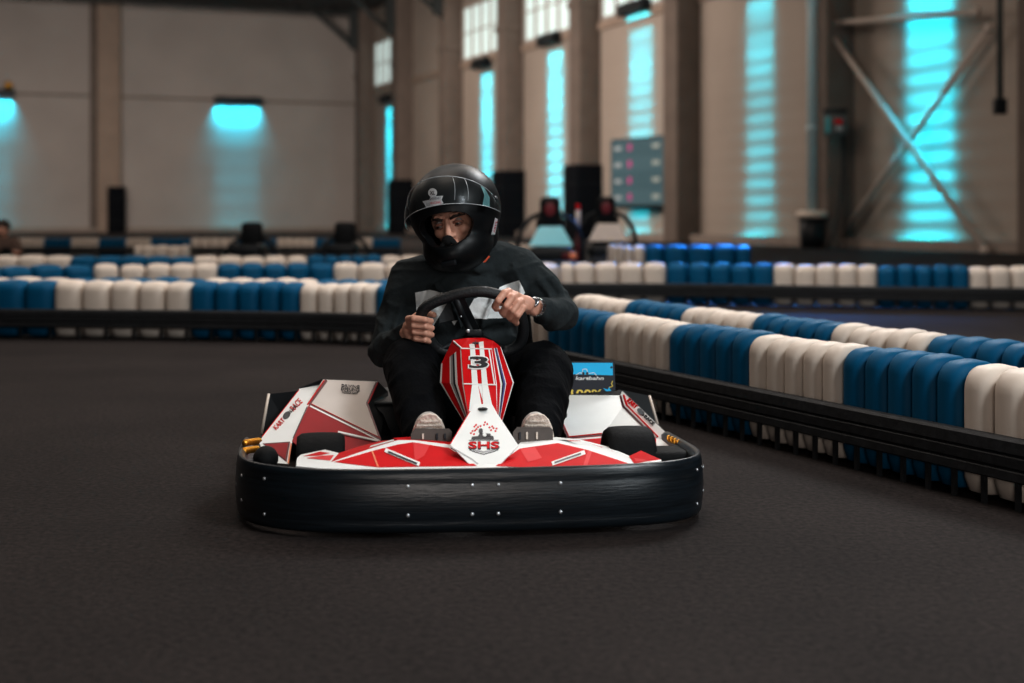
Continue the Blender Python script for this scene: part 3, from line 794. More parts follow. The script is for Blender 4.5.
# steering fairing (nose cone)
nc = MB()
tl, tr = K(452.7,340,.62), K(493.7,341,.62)
cl, cr = K(461,347.5,.54), K(491.5,348.5,.54)
ml, mr = K(463.5,384,.44), K(496,385,.44)
bl, br_ = K(468,414,.335), K(497,415,.335)
ol1, ol2, ol3 = K(441,364,.60), K(439.8,382.5,.56), K(463,421,.42)
or1, or2, or3 = K(501,347,.62), K(514,382.5,.56), K(502.5,421,.42)
pt = Plane(tl, tr, cl); pc_ = Plane(cl, cr, ml); pm = Plane(ml, mr, bl)
nc.poly([tl, K(468,337.8,.62), K(484,337.8,.62), tr, cr, cl], 'red')
pt = Plane(tl, tr, (cl+cr)/2)
nc.poly([cl, cr, mr], 'red'); nc.poly([cl, mr, ml], 'red'); nc.poly([ml, mr, br_], 'red'); nc.poly([ml, br_, bl], 'red')
nc.poly([tl, cl, ol1], 'red'); nc.poly([tr, or1, cr], 'red')
pc_ = Plane(cl, cr, (ml+mr)/2); pm = Plane((ml+mr)/2, bl, br_)
lay = 2
paint(nc, pt, 'white', [(467.5,338),(473.5,338),(475,347.8),(470,347.8)], lay); paint(nc, pt, 'white', [(478,338),(483.3,338),(484,348),(479.5,348)], lay)
write(nc, pt, 'ink', '+', 475.5, 342.6, 6, 7, layer=lay+2)
stroke(nc, pc_, 'white', [(461,348.2),(491.5,348.8)], 1.0, lay)
paint(nc, pc_, 'white', [(470,348),(475,348),(478,384.3),(472,384)], lay); paint(nc, pc_, 'white', [(479.5,348),(484,348),(487.8,384.4),(482,384.3)], lay)
stroke(nc, pc_, 'white', [(463.5,383.6),(496,384.6)], 1.1, lay+1)
stroke(nc, pc_, 'white', [(489,349),(494.5,384)], 1.4, lay)
paint(nc, pm, 'white', [(472,384.5),(478,384.5),(482,407),(483,414),(468.5,414)], lay); paint(nc, pm, 'white', [(482,384.5),(487.8,384.5),(494,414),(483,414),(483.2,407)], lay)
paint(nc, pm, 'white', [(478,384.5),(482,384.5),(482.5,400)], lay-1)
for side_, (a_, b_, c_, d_) in (('l', (tl, cl, ml, ol2)), ('r', (tr, cr, mr, or2))):
    pass
pls1 = Plane(cl, ml, ol1); 
write(nc, pc_, 'white', '3', 478.6, 362.2, 21.5, 13.8, layer=lay+3, bold=.05)
write(nc, pc_, 'ink', '3', 478.6, 362.2, 19, 11.6, layer=lay+4, bold=.02)
# stripes on the sides laid directly on the facets between their 3D edges
def lerp(a, b, t): return a+(b-a)*t
def facet_stripe(top_in, top_out, bot_in, bot_out, t0, t1, m, off=.0022):
    q = [lerp(top_in, top_out, t0), lerp(top_in, top_out, t1), lerp(bot_in, bot_out, t1), lerp(bot_in, bot_out, t0)]
    nn = (q[1]-q[0]).cross(q[3]-q[0]).normalized()
    if nn.dot(EYE-q[0]) < 0: nn = -nn
    nc.poly([x+nn*off for x in q], m)
bands = [(0,.05,'white'),(.05,.24,'red'),(.24,.34,'white'),(.34,.42,'ink'),(.42,.52,None),(.52,.57,'white'),(.57,.92,'red'),(.92,1,'white')]
for (tin, tout, min_, mout, bin_, bout, alt) in ((cl, ol1, ml, ol2, bl, ol3, 'grey'), (cr, or1, mr, or2, br_, or3, 'blueink')):
    for t0, t1, mm in bands:
        for (a0,b0,a1,b1) in ((tin,tout,min_,mout),(min_,mout,bin_,bout)):
            nc.poly([lerp(a0,b0,t0), lerp(a0,b0,t1), lerp(a1,b1,t1), lerp(a1,b1,t0)], mm or alt)
stroke(nc, pt, 'white', [(453.5,340.6),(461.5,347.6)], 1.0, 2)
nc.build('steering_fairing', kart, solid=.004)

# side pods ------------------------------------------------------
def text_lines(mb, pl, cx, cy, rot, rows, layer=3):
    for dy, w, h, s, m in rows:
        write(mb, pl, m, s, cx-math.sin(rot)*dy, cy+math.cos(rot)*dy, w, h, rot, layer)
# left pod
lp = MB()
a, e, d_ = K(326,379.7,1.02), K(310.7,404.6,.92), K(381,441,.74)
p1 = Plane(a, e, d_)
b_, c_ = p1.at(375,381.6), p1.at(366.3,403)
lp.poly([p1.at(323,379.5), p1.at(378,381.6), p1.at(368,403), d_, e, p1.at(307,405)], 'whiteshade')
stroke(lp, p1, 'darkred', [(326.5,380),(309,404.5)], 2.6, 1); stroke(lp, p1, 'red', [(324.3,380),(307.5,404.5)], 1.2, 2)
stroke(lp, p1, 'darkred', [(376.5,382),(367,403),(380.5,440)], 1.8, 1); stroke(lp, p1, 'red', [(378,382),(368.4,403)], .9, 2)
stroke(lp, p1, 'darkred', [(311,405),(380,439.5)], 2.0, 1); stroke(lp, p1, 'red', [(311,403.4),(381,438)], .5, 2)
text_lines(lp, p1, 350.3, 389.0, R(4), [(-3.2,18,2.6,'DRIVING','ink'), (0,18.5,2.6,'EXPERIENCE','ink'), (3.2,16,2.2,'INDOOR KART','ink')])
f_ = K(292,441,.72); p2 = Plane(e, f_, d_)
lp.poly([p2.at(308.5,404.6), p2.at(292,441), p2.at(299,447), p2.at(350,452), p2.at(388,442), d_], 'redshade')
stroke(lp, p2, 'white', [(310,405.8),(380,440.5)], 1.4, 1)
stroke(lp, p2, 'white', [(338,431.5),(378,440.5)], 1.6, 2); stroke(lp, p2, 'darkred', [(338,433.4),(378,442)], 1.0, 2)
h_ = K(261.6,438,.80); p3 = Plane(p2.at(308.5,404.6), f_, h_)
g_ = p3.at(299.4,388.5)
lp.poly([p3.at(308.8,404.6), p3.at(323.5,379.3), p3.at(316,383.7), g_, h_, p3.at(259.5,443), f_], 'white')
stroke(lp, p3, 'ink', [(307.2,406.5),(293,438)], .8, 1); stroke(lp, p3, 'red', [(262,436.5),(299,389.5)], .5, 1)
write(lp, p3, 'red', 'KART', 279, 423.5, 13, 4.6, R(-46), 2); disc(lp, p3, 'ink', 286.5, 415, 4.4, 2.8, 2, rot=R(-46)); write(lp, p3, 'red', 'RACE', 296, 404.5, 13, 6.0, R(-46), 2)
write(lp, p3, 'ink', 'CLUB', 291.8, 409.5, 12, 2.4, R(-46), 3)
p4 = Plane(f_, p3.at(259.5,443), K(287,461,.60))
lp.poly([f_, p3.at(259.5,443), p4.at(266,462), p4.at(288,464)], 'white')
paint(lp, p4, 'darkred', [(262.5,443.4),(290,441.6),(286.5,461.8)], 1); paint(lp, p4, 'redshade', [(264.5,444.2),(288,442.8),(285,459)], 2)
stroke(lp, p4, 'orange', [(291,443),(288,463)], 1.2, 2)
# inner dark side and the back of the pod
inn = [p1.at(378,381.6), p1.at(368,403), d_, K(392,441,.9), K(388,392,1.12)]
lp.poly(inn, 'black')
bk = [p1.at(378,381.6), p1.at(323,379.5), g_, h_, h_+Vector((.05,.15,-.06)), K(388,392,1.12)]
lp.add([p1.at(323,379.5), p1.at(378,381.6), K(388,392,1.12), K(388,392,1.12)+Vector((0,.08,-.18)), g_+Vector((.02,.06,-.18)), g_], [(0,1,2,3,4,5)], 'black')
lpod = lp.build('side_pod', kart, solid=.004)
lpod['label'] = 'taller white and red side pod with sticker, left in the picture'
m = MB(); q0, q1_, q2_, q3_ = K(268.8,394,1.12), K(298,391,1.12), K(296,440,1.05), K(261.5,434,1.05)
m.poly([q0, q1_, q2_, q3_], 'black'); o = m.build('rear_wheel_guard', kart, solid=.012)
m = MB(); m.tube([q0, q3_], .005, 'bwhite', 8); m.build('guard_edge', o)
# right pod
rp = MB()
a, e, d_ = K(577,395,1.08), K(568.3,437.5,.82), K(603,434.6,.80)
p1 = Plane(a, e, d_)
cc = K(622.5,407,.97)
b_ = K(620,395.3,1.06)
rp.poly([K(566,395,1.1), b_, cc], 'white'); 
lo = K(654,437.5,.62)
fv = p1.at(562,423)
rp.poly([K(566,395,1.1), cc, fv], 'white'); rp.poly([fv, cc, d_, e], 'white')
rp.poly([cc, lo, d_], 'white')
px_ = Plane(fv, d_, e)
stroke(rp, px_, 'darkred', [(562.5,425),(568,438),(603,434.8)], 1.8, 3); stroke(rp, px_, 'red', [(563.5,424),(569,436.5),(602,433.2)], .7, 4)
lowp = Plane(e, d_, K(600,450,.66))
rp.poly([e, d_, lo, lowp.at(655,458), lowp.at(600,462), lowp.at(572,456)], 'red')
stroke(rp, lowp, 'white', [(569,439.8),(602,437.0)], 1.4, 1)
# red white border ridge running down to the front corner
oc = K(676.7,443,.48); of = K(663.4,458,.38)
pb2 = Plane(cc, lo, oc)
tp = pb2.at(622,391)
rp.poly([b_, tp, oc, lo, cc], 'white'); rp.poly([lo, oc, of, K(654.5,462,.42)], 'white')
ly = 3
stroke(rp, pb2, 'darkred', [(620,395.5),(623,406),(654.5,438)], 1.6, ly); stroke(rp, pb2, 'white', [(621.8,395),(624.8,405.3),(656,436.6)], 1.2, ly+1); stroke(rp, pb2, 'red', [(623.4,394.6),(626.4,404.6),(657.2,436)], 1.4, ly+2)
ply = Plane(lo, of, K(654.5,462,.42)); stroke(rp, ply, 'red', [(654.6,438),(655,460)], 1.4, 3)
write(rp, pb2, 'red', 'KART', 632, 403, 11, 4.4, R(43), ly+1); disc(rp, pb2, 'ink', 640.5, 411.5, 4.2, 2.4, ly+1, rot=R(43)); write(rp, pb2, 'ink', 'RACE', 649, 419.5, 12, 3.6, R(43), ly+1)
stroke(rp, pb2, 'grey', [(663,456),(677,443.6)], .7, ly)
back0 = tp+Vector((0,.1,-.14)); rp.poly([b_, K(566,395,1.1), K(566,395,1.1)+Vector((0,.1,-.14)), back0, tp], 'black')
rp.poly([tp, back0, oc+Vector((-.02,.12,-.06)), oc], 'black'); rp.poly([fv, e, e+Vector((-.02,.1,-.06)), K(566,395,1.1)+Vector((0,.1,-.14)), K(566,395,1.1)], 'black')
rpod = rp.build('side_pod', kart, solid=.004); rpod['label'] = 'low white faceted side pod with red border, right in the picture'
m = MB(); q0, q1_, q2_, q3_ = K(617.8,389,1.14), K(649.5,395.8,1.14), K(657.5,424,1.08), K(630,430,1.08)
m.poly([q0, q1_, q2_, q3_], 'black'); o = m.build('rear_wheel_guard', kart, solid=.012)
m = MB(); m.tube([q1_, q2_], .005, 'bwhite', 8); m.build('guard_edge', o)
m = MB(); q = K(688,455,.34); m.box((q.x-.05,q.y+.02,.13), (.13,.14,.06), 'rubber', bev=.02); m.build('corner_pad', kart)
m = MB(); q = K(258,455,.36); m.ball((q.x+.02,q.y+.02,.15), (.035,.05,.035), 'rubber'); m.build('corner_pad', kart)

# advert board behind the right pod
ab = MB(); z0_, z1_ = 362, 398
pa = Plane(K(560,362,1.11), K(614.5,362,1.11), K(560,397,1.10))
ab.poly([pa.at(x, y) for x, y in ((545,361.5),(614.5,361.5),(616,404),(545,404))], 'navy')
paint(ab, pa, 'cyan', [(546,362.8),(612.6,362.8),(613,375.4),(546,373.4)], 1)
stroke(ab, pa, 'white', [(576,375),(580,372.6),(582,373.6),(583,369),(586.6,369),(588.2,373.6),(594,372.6),(596.5,375.5)], .7, 2)
disc(ab, pa, 'ink', 583.3, 373.4, 1.2, 1.4, 3); disc(ab, pa, 'ink', 587.2, 373.4, 1.2, 1.4, 3)
write(ab, pa, 'white', 'kartbahn', 590, 378.2, 28, 3.6, 0, 3, bold=.02, skew=.3)
write(ab, pa, 'yellow', '100%', 586.5, 393.6, 31, 8.2, 0, 3, bold=.02)
paint(ab, pa, 'cyan', [(603,388),(608,389.5),(609,387),(611,390.5),(614,391.5),(610,395),(604.5,394.5),(607,392)], 3)
stroke(ab, pa, 'yellow', [(612.8,381),(611.4,384),(613,386),(609.5,387.5)], .8, 3)
disc(ab, pa, 'ink', 611.5, 367.3, 1.2, 1.0, 3)
ab.build('advert_board', kart, solid=.01)
m = MB(); q = K(590,410,1.13); m.box((q.x,q.y+.02,.1), (.14,.02,.12), 'black'); m.build('board_stand', kart)

# pedals
def pedal(x0, x1, yt, yb, ky, holes):
    a, b, c, d = K(x0,yt+1.5,ky), K(x1,yt,ky+.004), K(x1,yb,ky-.01), K(x0,yb,ky-.01)
    bm = MB(); n_ = Plane(a,b,c).n
    P = Plane(a, b, c)
    out = [(x0,yb+6),(x0,yt+5),(x0+4,yt),(x1-3,yt),(x1,yt+3),(x1,yb+6)]
    bm.poly([P.at(*p) for p in out], 'pedal')
    for hx in holes: stroke(bm, P, 'bwhite' if hx[1] else 'ink', [(hx[0],yt+5),(hx[0],yb-1)], 2.0, 5)
    o = bm.build('pedal', kart, solid=.006)
    m = MB(); q = (P.at((x0+x1)/2, yb+4)); m.tube([q+Vector((0,.004,0)), (q.x, q.y+.02, .06)], .008, 'steel'); m.build('pedal_arm', o)
pedal(411, 452, 428.5, 440, .31, ((423,1),(437,0),(445,0)))
pedal(513, 553, 427, 440, .31, ((527,1),(537,1),(520,0)))

# steering wheel, column
rimpx = [(421,316),(424,309),(431,304),(441,299.5),(452,296),(463,293),(474,291.8),(484,291.8),(494,293.6),(505,297.5),(514,304),(520.5,314),(523.6,326),(522.5,337),(518.5,345),(509,350.5),(495,352.5),(480,353),(462,353.5),(448,352.5),(438,349.5),(431,342),(425,332),(421.5,324)]
A_, B_, C_ = K(472,292,.70), K(522,335,.76), K(430,343,.78)
ps = Plane(A_, B_, C_)
rim = [ps.at(*p) for p in rimpx]
sw = MB()
rr = densify(rim, 3)
sw.tube(rr, .0175, 'grip', 12, closed=True)
wheel_o = sw.build('steering_wheel', kart)
m = MB()
m.tube([ps.at(455,297,.004), ps.at(463,316,.006), ps.at(472,334,.004)], .012, 'black', 8)
hub = ps.at(474,334)
m.poly([ps.at(451,298,.01), ps.at(463,295,.01), ps.at(480,330,.01), ps.at(470,338,.01)], 'black')
m.tube([hub, ps.at(505,349)], .009, 'black', 8); m.tube([hub, ps.at(442,349)], .009, 'black', 8); m.build('spoke', wheel_o, solid=.003)
m = MB(); m.ball(hub, (.03,.03,.02), 'black'); m.build('hub', wheel_o)
for p in ((461,316.5),(471,332.5)):
    m = MB(); m.ball(ps.at(p[0],p[1],.016), .0035, 'zinc', nu=10, nv=8); m.build('bolt', wheel_o)
m = MB(); m.tube([hub, (hub.x*.5, .35, .09)], .011, 'steel'); m.build('steering_column', kart)
m = MB(); q = K(474,333,.66); m.box(q, (.05,.03,.02), 'black', bev=.005); m.ball(K(468,331,.64), .006, 'zinc'); m.build('column_bracket', kart)
# dark tray under the wheel
# seat shell
m = MB(); cx_ = K(475,350,1.2).x
prof_s = []
vs = []; nu, nv = 13, 12
for j in range(nv+1):
    v = j/nv
    if v < .45: y = .72+v/.45*.42; z = .085+.02*(1-v/.45); hwid = .19
    else:
        q = (v-.45)/.55; y = 1.14+.05+.13*q+.03*math.sin(q*PI/2); z = .10+q*.42; hwid = .20-.02*q
    for i in range(nu):
        a = -1+2*i/(nu-1)
        vs.append((cx_+hwid*a, y-.17*(abs(a)**3)*(1 if v > .45 else .2), z+.12*(abs(a)**4)*(1 if v < .5 else .2)))
fs = [(j*nu+i, j*nu+i+1, (j+1)*nu+i+1, (j+1)*nu+i) for j in range(nv) for i in range(nu-1)]
m.add(vs, fs, 'seat', True); m.build('seat', kart, solid=.012, sub=1, orient=False)
m = MB(); m.box((.26,1.15,.13), (.2,.42,.14), 'black', bev=.02); m.build('battery_box', kart)
m = MB(); m.box((-.26,1.15,.15), (.2,.42,.16), 'black', bev=.02); m.build('battery_box', kart)

# ------------------------------------------------------------------ the driver
dbase = K(470, 0, 1.1); dbase = Vector((dbase.x, 1.1, 0))
drv = empty('driver', toW(dbase), TH)
tag(drv, 'man in black helmet, dark grey sweatshirt and black trousers steering the number 3 kart', 'person')
SH = dbase
def J(px, py, ky): return K(px, py, ky)

# head frame
HC = J(456.5, 220, .93)
HR = (Matrix.Rotation(R(-22),3,'Z') @ Matrix.Rotation(R(-11),3,'Y') @ Matrix.Rotation(R(13),3,'X'))
def hp(x, y, z): return HC+HR @ Vector((x,y,z))

body = MB()
def cap(pts, mb=None):
    mb = body if mb is None else mb
    for (p, r), (q, s) in zip(pts[:-1], pts[1:]):
        mb.tube([p, q], [r, s], 'skin', 14)
    for p, r in pts: mb.ball(p, r, 'skin', nu=14, nv=9)
# head
body.ball(hp(0,.01,.035), (.076,.093,.088), 'skin', HR); body.ball(hp(0,-.035,-.02), (.060,.062,.085), 'skin', HR); body.ball(hp(0,-.052,-.075), (.032,.036,.03), 'skin', HR)
for s in (-1,1):
    body.ball(hp(s*.036,-.070,-.018), (.024,.022,.02), 'skin', HR)       # cheekbones
    body.tube([hp(s*.012,-.096,.030), hp(s*.034,-.092,.034), hp(s*.052,-.076,.026)], [.008,.0095,.008], 'skin', 10)   # brow ridge
    body.ball(hp(s*.076,.01,.0), (.010,.020,.030), 'skin', HR)
body.tube([hp(0,-.096,.026), hp(0,-.106,.004), hp(0,-.120,-.022)], [.008,.009,.012], 'skin', 12); body.ball(hp(0,-.118,-.026), (.015,.013,.010), 'skin', HR)
for s in (-1,1): body.ball(hp(s*.013,-.108,-.027), (.009,.010,.008), 'skin', HR)
body.ball(hp(0,-.098,-.054), (.022,.010,.007), 'skin', HR)
neck0 = J(470,262,1.03)
cap([(hp(0,.03,-.04), .058), (neck0, .066), (J(470,285,1.06), .075)])
# trunk, arms, legs under the clothes
cap([(J(466,300,1.06), .11), (J(469,350,1.10), .105), (J(470,395,1.16), .12)])
shR, elR, wrR = J(408,284,1.02), J(384,352,.99), J(407,333,.80)
shL, elL, wrL = J(520,278,1.02), J(559,316,.97), J(541,309,.79)
cap([(J(462,290,1.09), .05), (shR+Vector((0,.02,0)), .04), (elR, .036), (wrR, .026)])
cap([(J(478,290,1.09), .05), (shL+Vector((0,.02,0)), .04), (elL, .036), (wrL, .026)])
hipR, knR, anR = J(447,400,1.12), J(410,362,.75), J(430,455,.43)
hipL, knL, anL = J(493,400,1.12), J(548,366,.77), J(537,455,.43)
cap([(hipR, .085), (knR, .05), (anR, .035), (J(430,440,.36), .03)])
cap([(hipL, .085), (knL, .05), (anL, .035), (J(537,440,.36), .03)])
# right hand of the driver (left in the picture): fist round the rim, fingers across the front
def finger(pts, r0=.0088, r1=.0070):
    n = len(pts); rs = [r0+(r1-r0)*i/(n-1) for i in range(n)]
    body.tube(pts, rs, 'skin', 12)
    for p, r in zip(pts, rs): body.ball(p, r*1.03, 'skin', nu=12, nv=8)
rim_at = lambda px, py: ps.at(px, py)
for i in range(4):
    y = 319.5+6.7*i; xs = (0,-.6,.6,3)[i]; Lf = (1.0,1.06,1.0,.82)[i]
    c = rim_at(423+1.9*i, y).y
    x0 = 408.5+xs
    finger([J(x0,y-.5,c+.012), J(x0+5*Lf,y-1.2,c-.022), J(x0+16*Lf,y+.2,c-.030), J(x0+22.5*Lf,y+1.8,c-.006)], .0116-.0004*i, .0098)
pc2 = rim_at(424,328).y
# palm
for i in range(4):
    y = 319.5+6.7*i
    body.tube([J(409+(0,-.6,.6,3)[i],y-.5,pc2+.012), wrR+Vector((0,0,.012-.008*i))], [.0105,.016], 'skin', 12)
body.ball(J(409,330,pc2+.03), (.022,.03,.034), 'skin')
body.tube([J(409,322,pc2+.045), J(418,315,pc2+.04), J(429,313.5,pc2+.016), J(434,315,pc2+.004)], [.014,.012,.0105,.0095], 'skin', 12); body.ball(J(434,315,pc2+.004), .0095, 'skin')
# left hand of the driver (right in the picture)
kn = [(508.5,291.5),(516.5,295),(522.5,300.5),(527,307)]; tips = [(494.8,306.5),(502.5,312.5),(509.5,317),(514.8,320.8)]
for i in range(4):
    (a0,b0),(a1,b1) = kn[i], tips[i]
    c = rim_at(512,302).y+.004*i
    finger([J(a0,b0,c+.012), J(a0*.78+a1*.22-1.5,b0*.78+b1*.22-1.6,c-.024), J(a0*.35+a1*.65-1.2,b0*.35+b1*.65-.6,c-.036), J(a1,b1,c-.016), J(a1+1.5,b1+2.0,c-.002)], .0124-.0005*i, .0104)
    body.tube([J(a0,b0,c+.012), J(534,304+2.6*i,c+.045), wrL+Vector((0,0,.01-.006*i))], [.0108,.014,.017], 'skin', 12)
c = rim_at(512,302).y
body.ball(J(524,304,c+.03), (.034,.026,.028), 'skin')
body.tube([J(530,311,c+.045), J(518,306,c+.048), J(505,303,c+.03), J(499,303,c+.018)], [.014,.013,.011,.0095], 'skin', 12)
body_o = organic('body', body, .0031, 2, 'skin', drv, SH)

# eyes, brows
for s in (-1,1):
    m = MB(); m.ball(hp(s*.032,-.0815,.008), .0125, 'eye'); m.ball(hp(s*.032-.003,-.0905,.0035), (.0070,.0045,.0070), 'iris', HR); eo = m.build('eye', drv, SH)
    m = MB(); m.tube([hp(s*.018,-.0905,.009), hp(s*.027,-.0945,.0120), hp(s*.037,-.0935,.0115), hp(s*.047,-.085,.006)], .0048, 'lip', 8)
    m.tube([hp(s*.020,-.090,.000), hp(s*.031,-.0945,-.003), hp(s*.044,-.088,.001)], .0030, 'lip', 8); m.build('eyelid', drv, SH)
    m = MB()
    m.tube([hp(s*.013,-.1035,.025), hp(s*.028,-.1015,.0305), hp(s*.044,-.0930,.0310), hp(s*.056,-.079,.025)], [.004,.0058,.0048,.0015], 'hair', 8)
    m.build('eyebrow', drv, SH)

# sweatshirt with its printed chest band
def shirt_mat():
    m = mat('dark_green_grey_fleece', (.027,.034,.037), .92, noise=.12, nscale=25, bump=.65, bscale=11, spec=.15)
    nt = m.node_tree; b = nt.nodes['Principled BSDF']
    base = b.inputs['Base Color'].links[0].from_socket
    tc = nt.nodes.new('ShaderNodeTexCoord'); sp = nt.nodes.new('ShaderNodeSeparateXYZ'); nt.links.new(tc.outputs['Object'], sp.inputs[0])
    def math_(op, a, c):
        n = nt.nodes.new('ShaderNodeMath'); n.operation = op
        for i, v in enumerate((a, c)):
            if isinstance(v, (int, float)): n.inputs[i].default_value = v
            else: nt.links.new(v, n.inputs[i])
        return n.outputs[0]
    def convex(poly):
        P = [(K(x, y, .93)-SH) for x, y in poly]; P = [(p.x, p.z) for p in P]
        cx = sum(p[0] for p in P)/len(P); cz = sum(p[1] for p in P)/len(P); cur = None
        for i in range(len(P)):
            (x0,z0),(x1,z1) = P[i], P[(i+1) % len(P)]
            nx, nz = -(z1-z0), (x1-x0); L = math.hypot(nx, nz); nx /= L; nz /= L
            if nx*(cx-x0)+nz*(cz-z0) < 0: nx, nz = -nx, -nz
            v = math_('ADD', math_('MULTIPLY', sp.outputs[0], nx), math_('MULTIPLY', sp.outputs[2], nz))
            v = math_('SUBTRACT', v, nx*x0+nz*z0)
            cur = v if cur is None else math_('MINIMUM', cur, v)
        return math_('GREATER_THAN', cur, 0)
    front = math_('LESS_THAN', sp.outputs[1], .02)
    white = math_('MAXIMUM', convex([(415.5,293),(431,290.5),(452,294.5),(434,328),(417.5,318)]), convex([(519.5,280.5),(525.5,293),(504,319),(463,319),(474,299)]))
    white = math_('MAXIMUM', white, convex([(452,322),(458,320.5),(455,326)]))
    grey = convex([(440,306),(450,303),(455,320),(440,324)])
    white = math_('MULTIPLY', white, front); grey = math_('MULTIPLY', grey, front)
    m1 = nt.nodes.new('ShaderNodeMix'); m1.data_type = 'RGBA'; nt.links.new(grey, m1.inputs[0]); nt.links.new(base, m1.inputs[6]); m1.inputs[7].default_value = (.12,.13,.14,1)
    m2 = nt.nodes.new('ShaderNodeMix'); m2.data_type = 'RGBA'; nt.links.new(white, m2.inputs[0]); nt.links.new(m1.outputs[2], m2.inputs[6]); m2.inputs[7].default_value = (.85,.87,.87,1)
    nt.links.new(m2.outputs[2], b.inputs['Base Color'])
    return m
M['shirt'] = shirt_mat()
for q in (M['shirt'], M['trouser']):
    for n_ in q.node_tree.nodes:
        if n_.type == 'BUMP': n_.inputs['Distance'].default_value = .03
sh = MB()
def caps(mb, pts, n=18):
    for (p, r), (q, s) in zip(pts[:-1], pts[1:]): mb.tube([p, q], [r, s], 'shirt', n)
    for p, r in pts: mb.ball(p, r, 'shirt', nu=n, nv=10)
sh.ball(J(465,302,1.06), (.185,.125,.15), 'shirt'); sh.ball(J(468,345,1.10), (.180,.14,.16), 'shirt'); sh.ball(J(470,378,1.14), (.185,.15,.11), 'shirt')
caps(sh, [(J(464,280,1.06), .078), (J(438,272,1.05), .076), (J(410,279,1.03), .070)])
caps(sh, [(J(468,280,1.06), .075), (J(500,266,1.05), .080), (J(519,270,1.03), .076)])
# sleeves
caps(sh, [(J(409,283,1.02), .067), (J(396,318,1.01), .061), (J(384,351,.98), .055), (J(396,345,.89), .048), (J(405,335,.83), .040), (J(406.5,333.5,.815), .037)])
caps(sh, [(J(520,272,1.02), .077), (J(543,292,1.0), .068), (J(560,313,.96), .062), (J(553,314,.87), .054), (J(545,311.5,.825), .047), (J(543.5,311,.81), .043)])
# fold ridges
for pts in ([(512,262,.96),(522,285,.945),(521,305,.95)], [(535,275,.945),(548,292,.925),(552,300,.90)], [(540,268,.96),(556,285,.94),(566,303,.91)], [(404,300,.955),(396,325,.945),(392,345,.90)],
            [(396,300,.97),(386,330,.95),(381,350,.92)], [(436,284,.935),(452,300,.925),(462,330,.94)], [(500,284,.935),(488,310,.93),(480,335,.94)]):
    sh.tube([J(*p) for p in pts], [.008,.012,.008], 'shirt', 8)
# collar
cpts = []
for k in range(20):
    an = 2*PI*k/20; cpts.append(J(472,268,1.04)+Vector((.078*math.cos(an), .075*math.sin(an), -.012-.018*math.cos(an-PI*1.5)*-1)))
sh.tube(cpts, .020, 'shirt', 10, closed=True)
shirt_o = organic('sweatshirt', sh, .0055, 7, M['shirt'], drv, SH)

from mathutils import noise as NZ
def folds(o, amp, f1, st):
    me = o.data; ns = [v.normal.copy() for v in me.vertices]
    for v, n_ in zip(me.vertices, ns):
        p = v.co
        a = NZ.noise(Vector((p.x*f1, p.y*f1, p.z*f1*.8)))
        w_ = NZ.noise(p*5)*.05
        b = 1-abs(NZ.noise(Vector(((p.x+w_)*st[0], (p.y-w_)*st[1], (p.z+w_)*st[2]))))*2
        v.co = p+n_*(amp*a+amp*.9*max(0,b)**2-amp*.4)
    me.update()
folds(shirt_o, .0075, 11, (8,8,17))

# trousers
tr_ = MB()
caps(tr_, [(J(470,395,1.15), .14), (hipR, .105), (J(425,375,.92), .098), (J(412,366,.80), .090), (J(412,372,.75), .085), (J(418,405,.62), .078), (J(425,440,.50), .062), (J(428,452,.45), .052)])
caps(tr_, [(J(470,395,1.15), .14), (hipL, .105), (J(525,378,.92), .100), (J(543,370,.82), .094), (J(545,376,.76), .088), (J(542,405,.64), .080), (J(538,438,.50), .064), (J(537,450,.45), .052)])
tr_o = organic('trousers', tr_, .0065, 8, 'trouser', drv, SH)

folds(tr_o, .006, 8, (13,13,9))
# shoes seen sole-first
def shoe(px, ky, tilt):
    top = J(px, 414, ky); c = Vector((top.x, ky, 0))
    zt = top.z; zb = zt-.265
    m = MB(); ns = 24
    def out(s, y):
        ring_ = []
        for k in range(ns):
            a = 2*PI*k/ns; v = math.sin(a); w_ = math.cos(a)
            z = (zt+zb)/2+(zt-zb)/2*v
            wid = (.052+.006*v-.012*(1-abs(v))*(1 if v < .2 else 0))*(abs(w_)**.8)*math.copysign(1, w_)
            ring_.append(Vector((c.x+wid*s+tilt*(z-zb), ky+y+.10*(1-(z-zb)/(zt-zb)), z*1.0-(1-s)*.0)))
        return ring_
    rings = [out(.86,-.004), out(1,.0), out(1.02,.012), out(.98,.02)]
    vs = [v for r_ in rings for v in r_]
    fs = [(i*ns+k, i*ns+(k+1) % ns, (i+1)*ns+(k+1) % ns, (i+1)*ns+k) for i in range(3) for k in range(ns)]
    fs.append(list(range(ns))); fs.append([3*ns+k for k in reversed(range(ns))])
    m.add(vs, fs, 'sole', False)
    for q in range(9):   # tread bars
        z = zt-.02-q*.012; hwid = .036 if q else .024
        y = ky-.006+.10*(1-(z-zb)/(zt-zb))
        m.box((c.x+tilt*(z-zb), y, z), (hwid*2,.006,.005), 'sole')
    o = m.build('shoe', drv, SH)
    u = MB()
    u.ball((c.x+tilt*.2, ky+.055, zt-.06), (.044,.05,.06), 'shoe'); u.tube([(c.x+tilt*.2, ky+.055, zt-.07), (c.x, ky+.13, zb+.07)], [.045,.04], 'shoe', 14)
    u.ball((c.x, ky+.14, zb+.05), (.036,.045,.045), 'shoe')
    organic('shoe_upper', u, .006, 4, 'shoe', o, SH)
shoe(428, .335, .02); shoe(538, .335, .0)

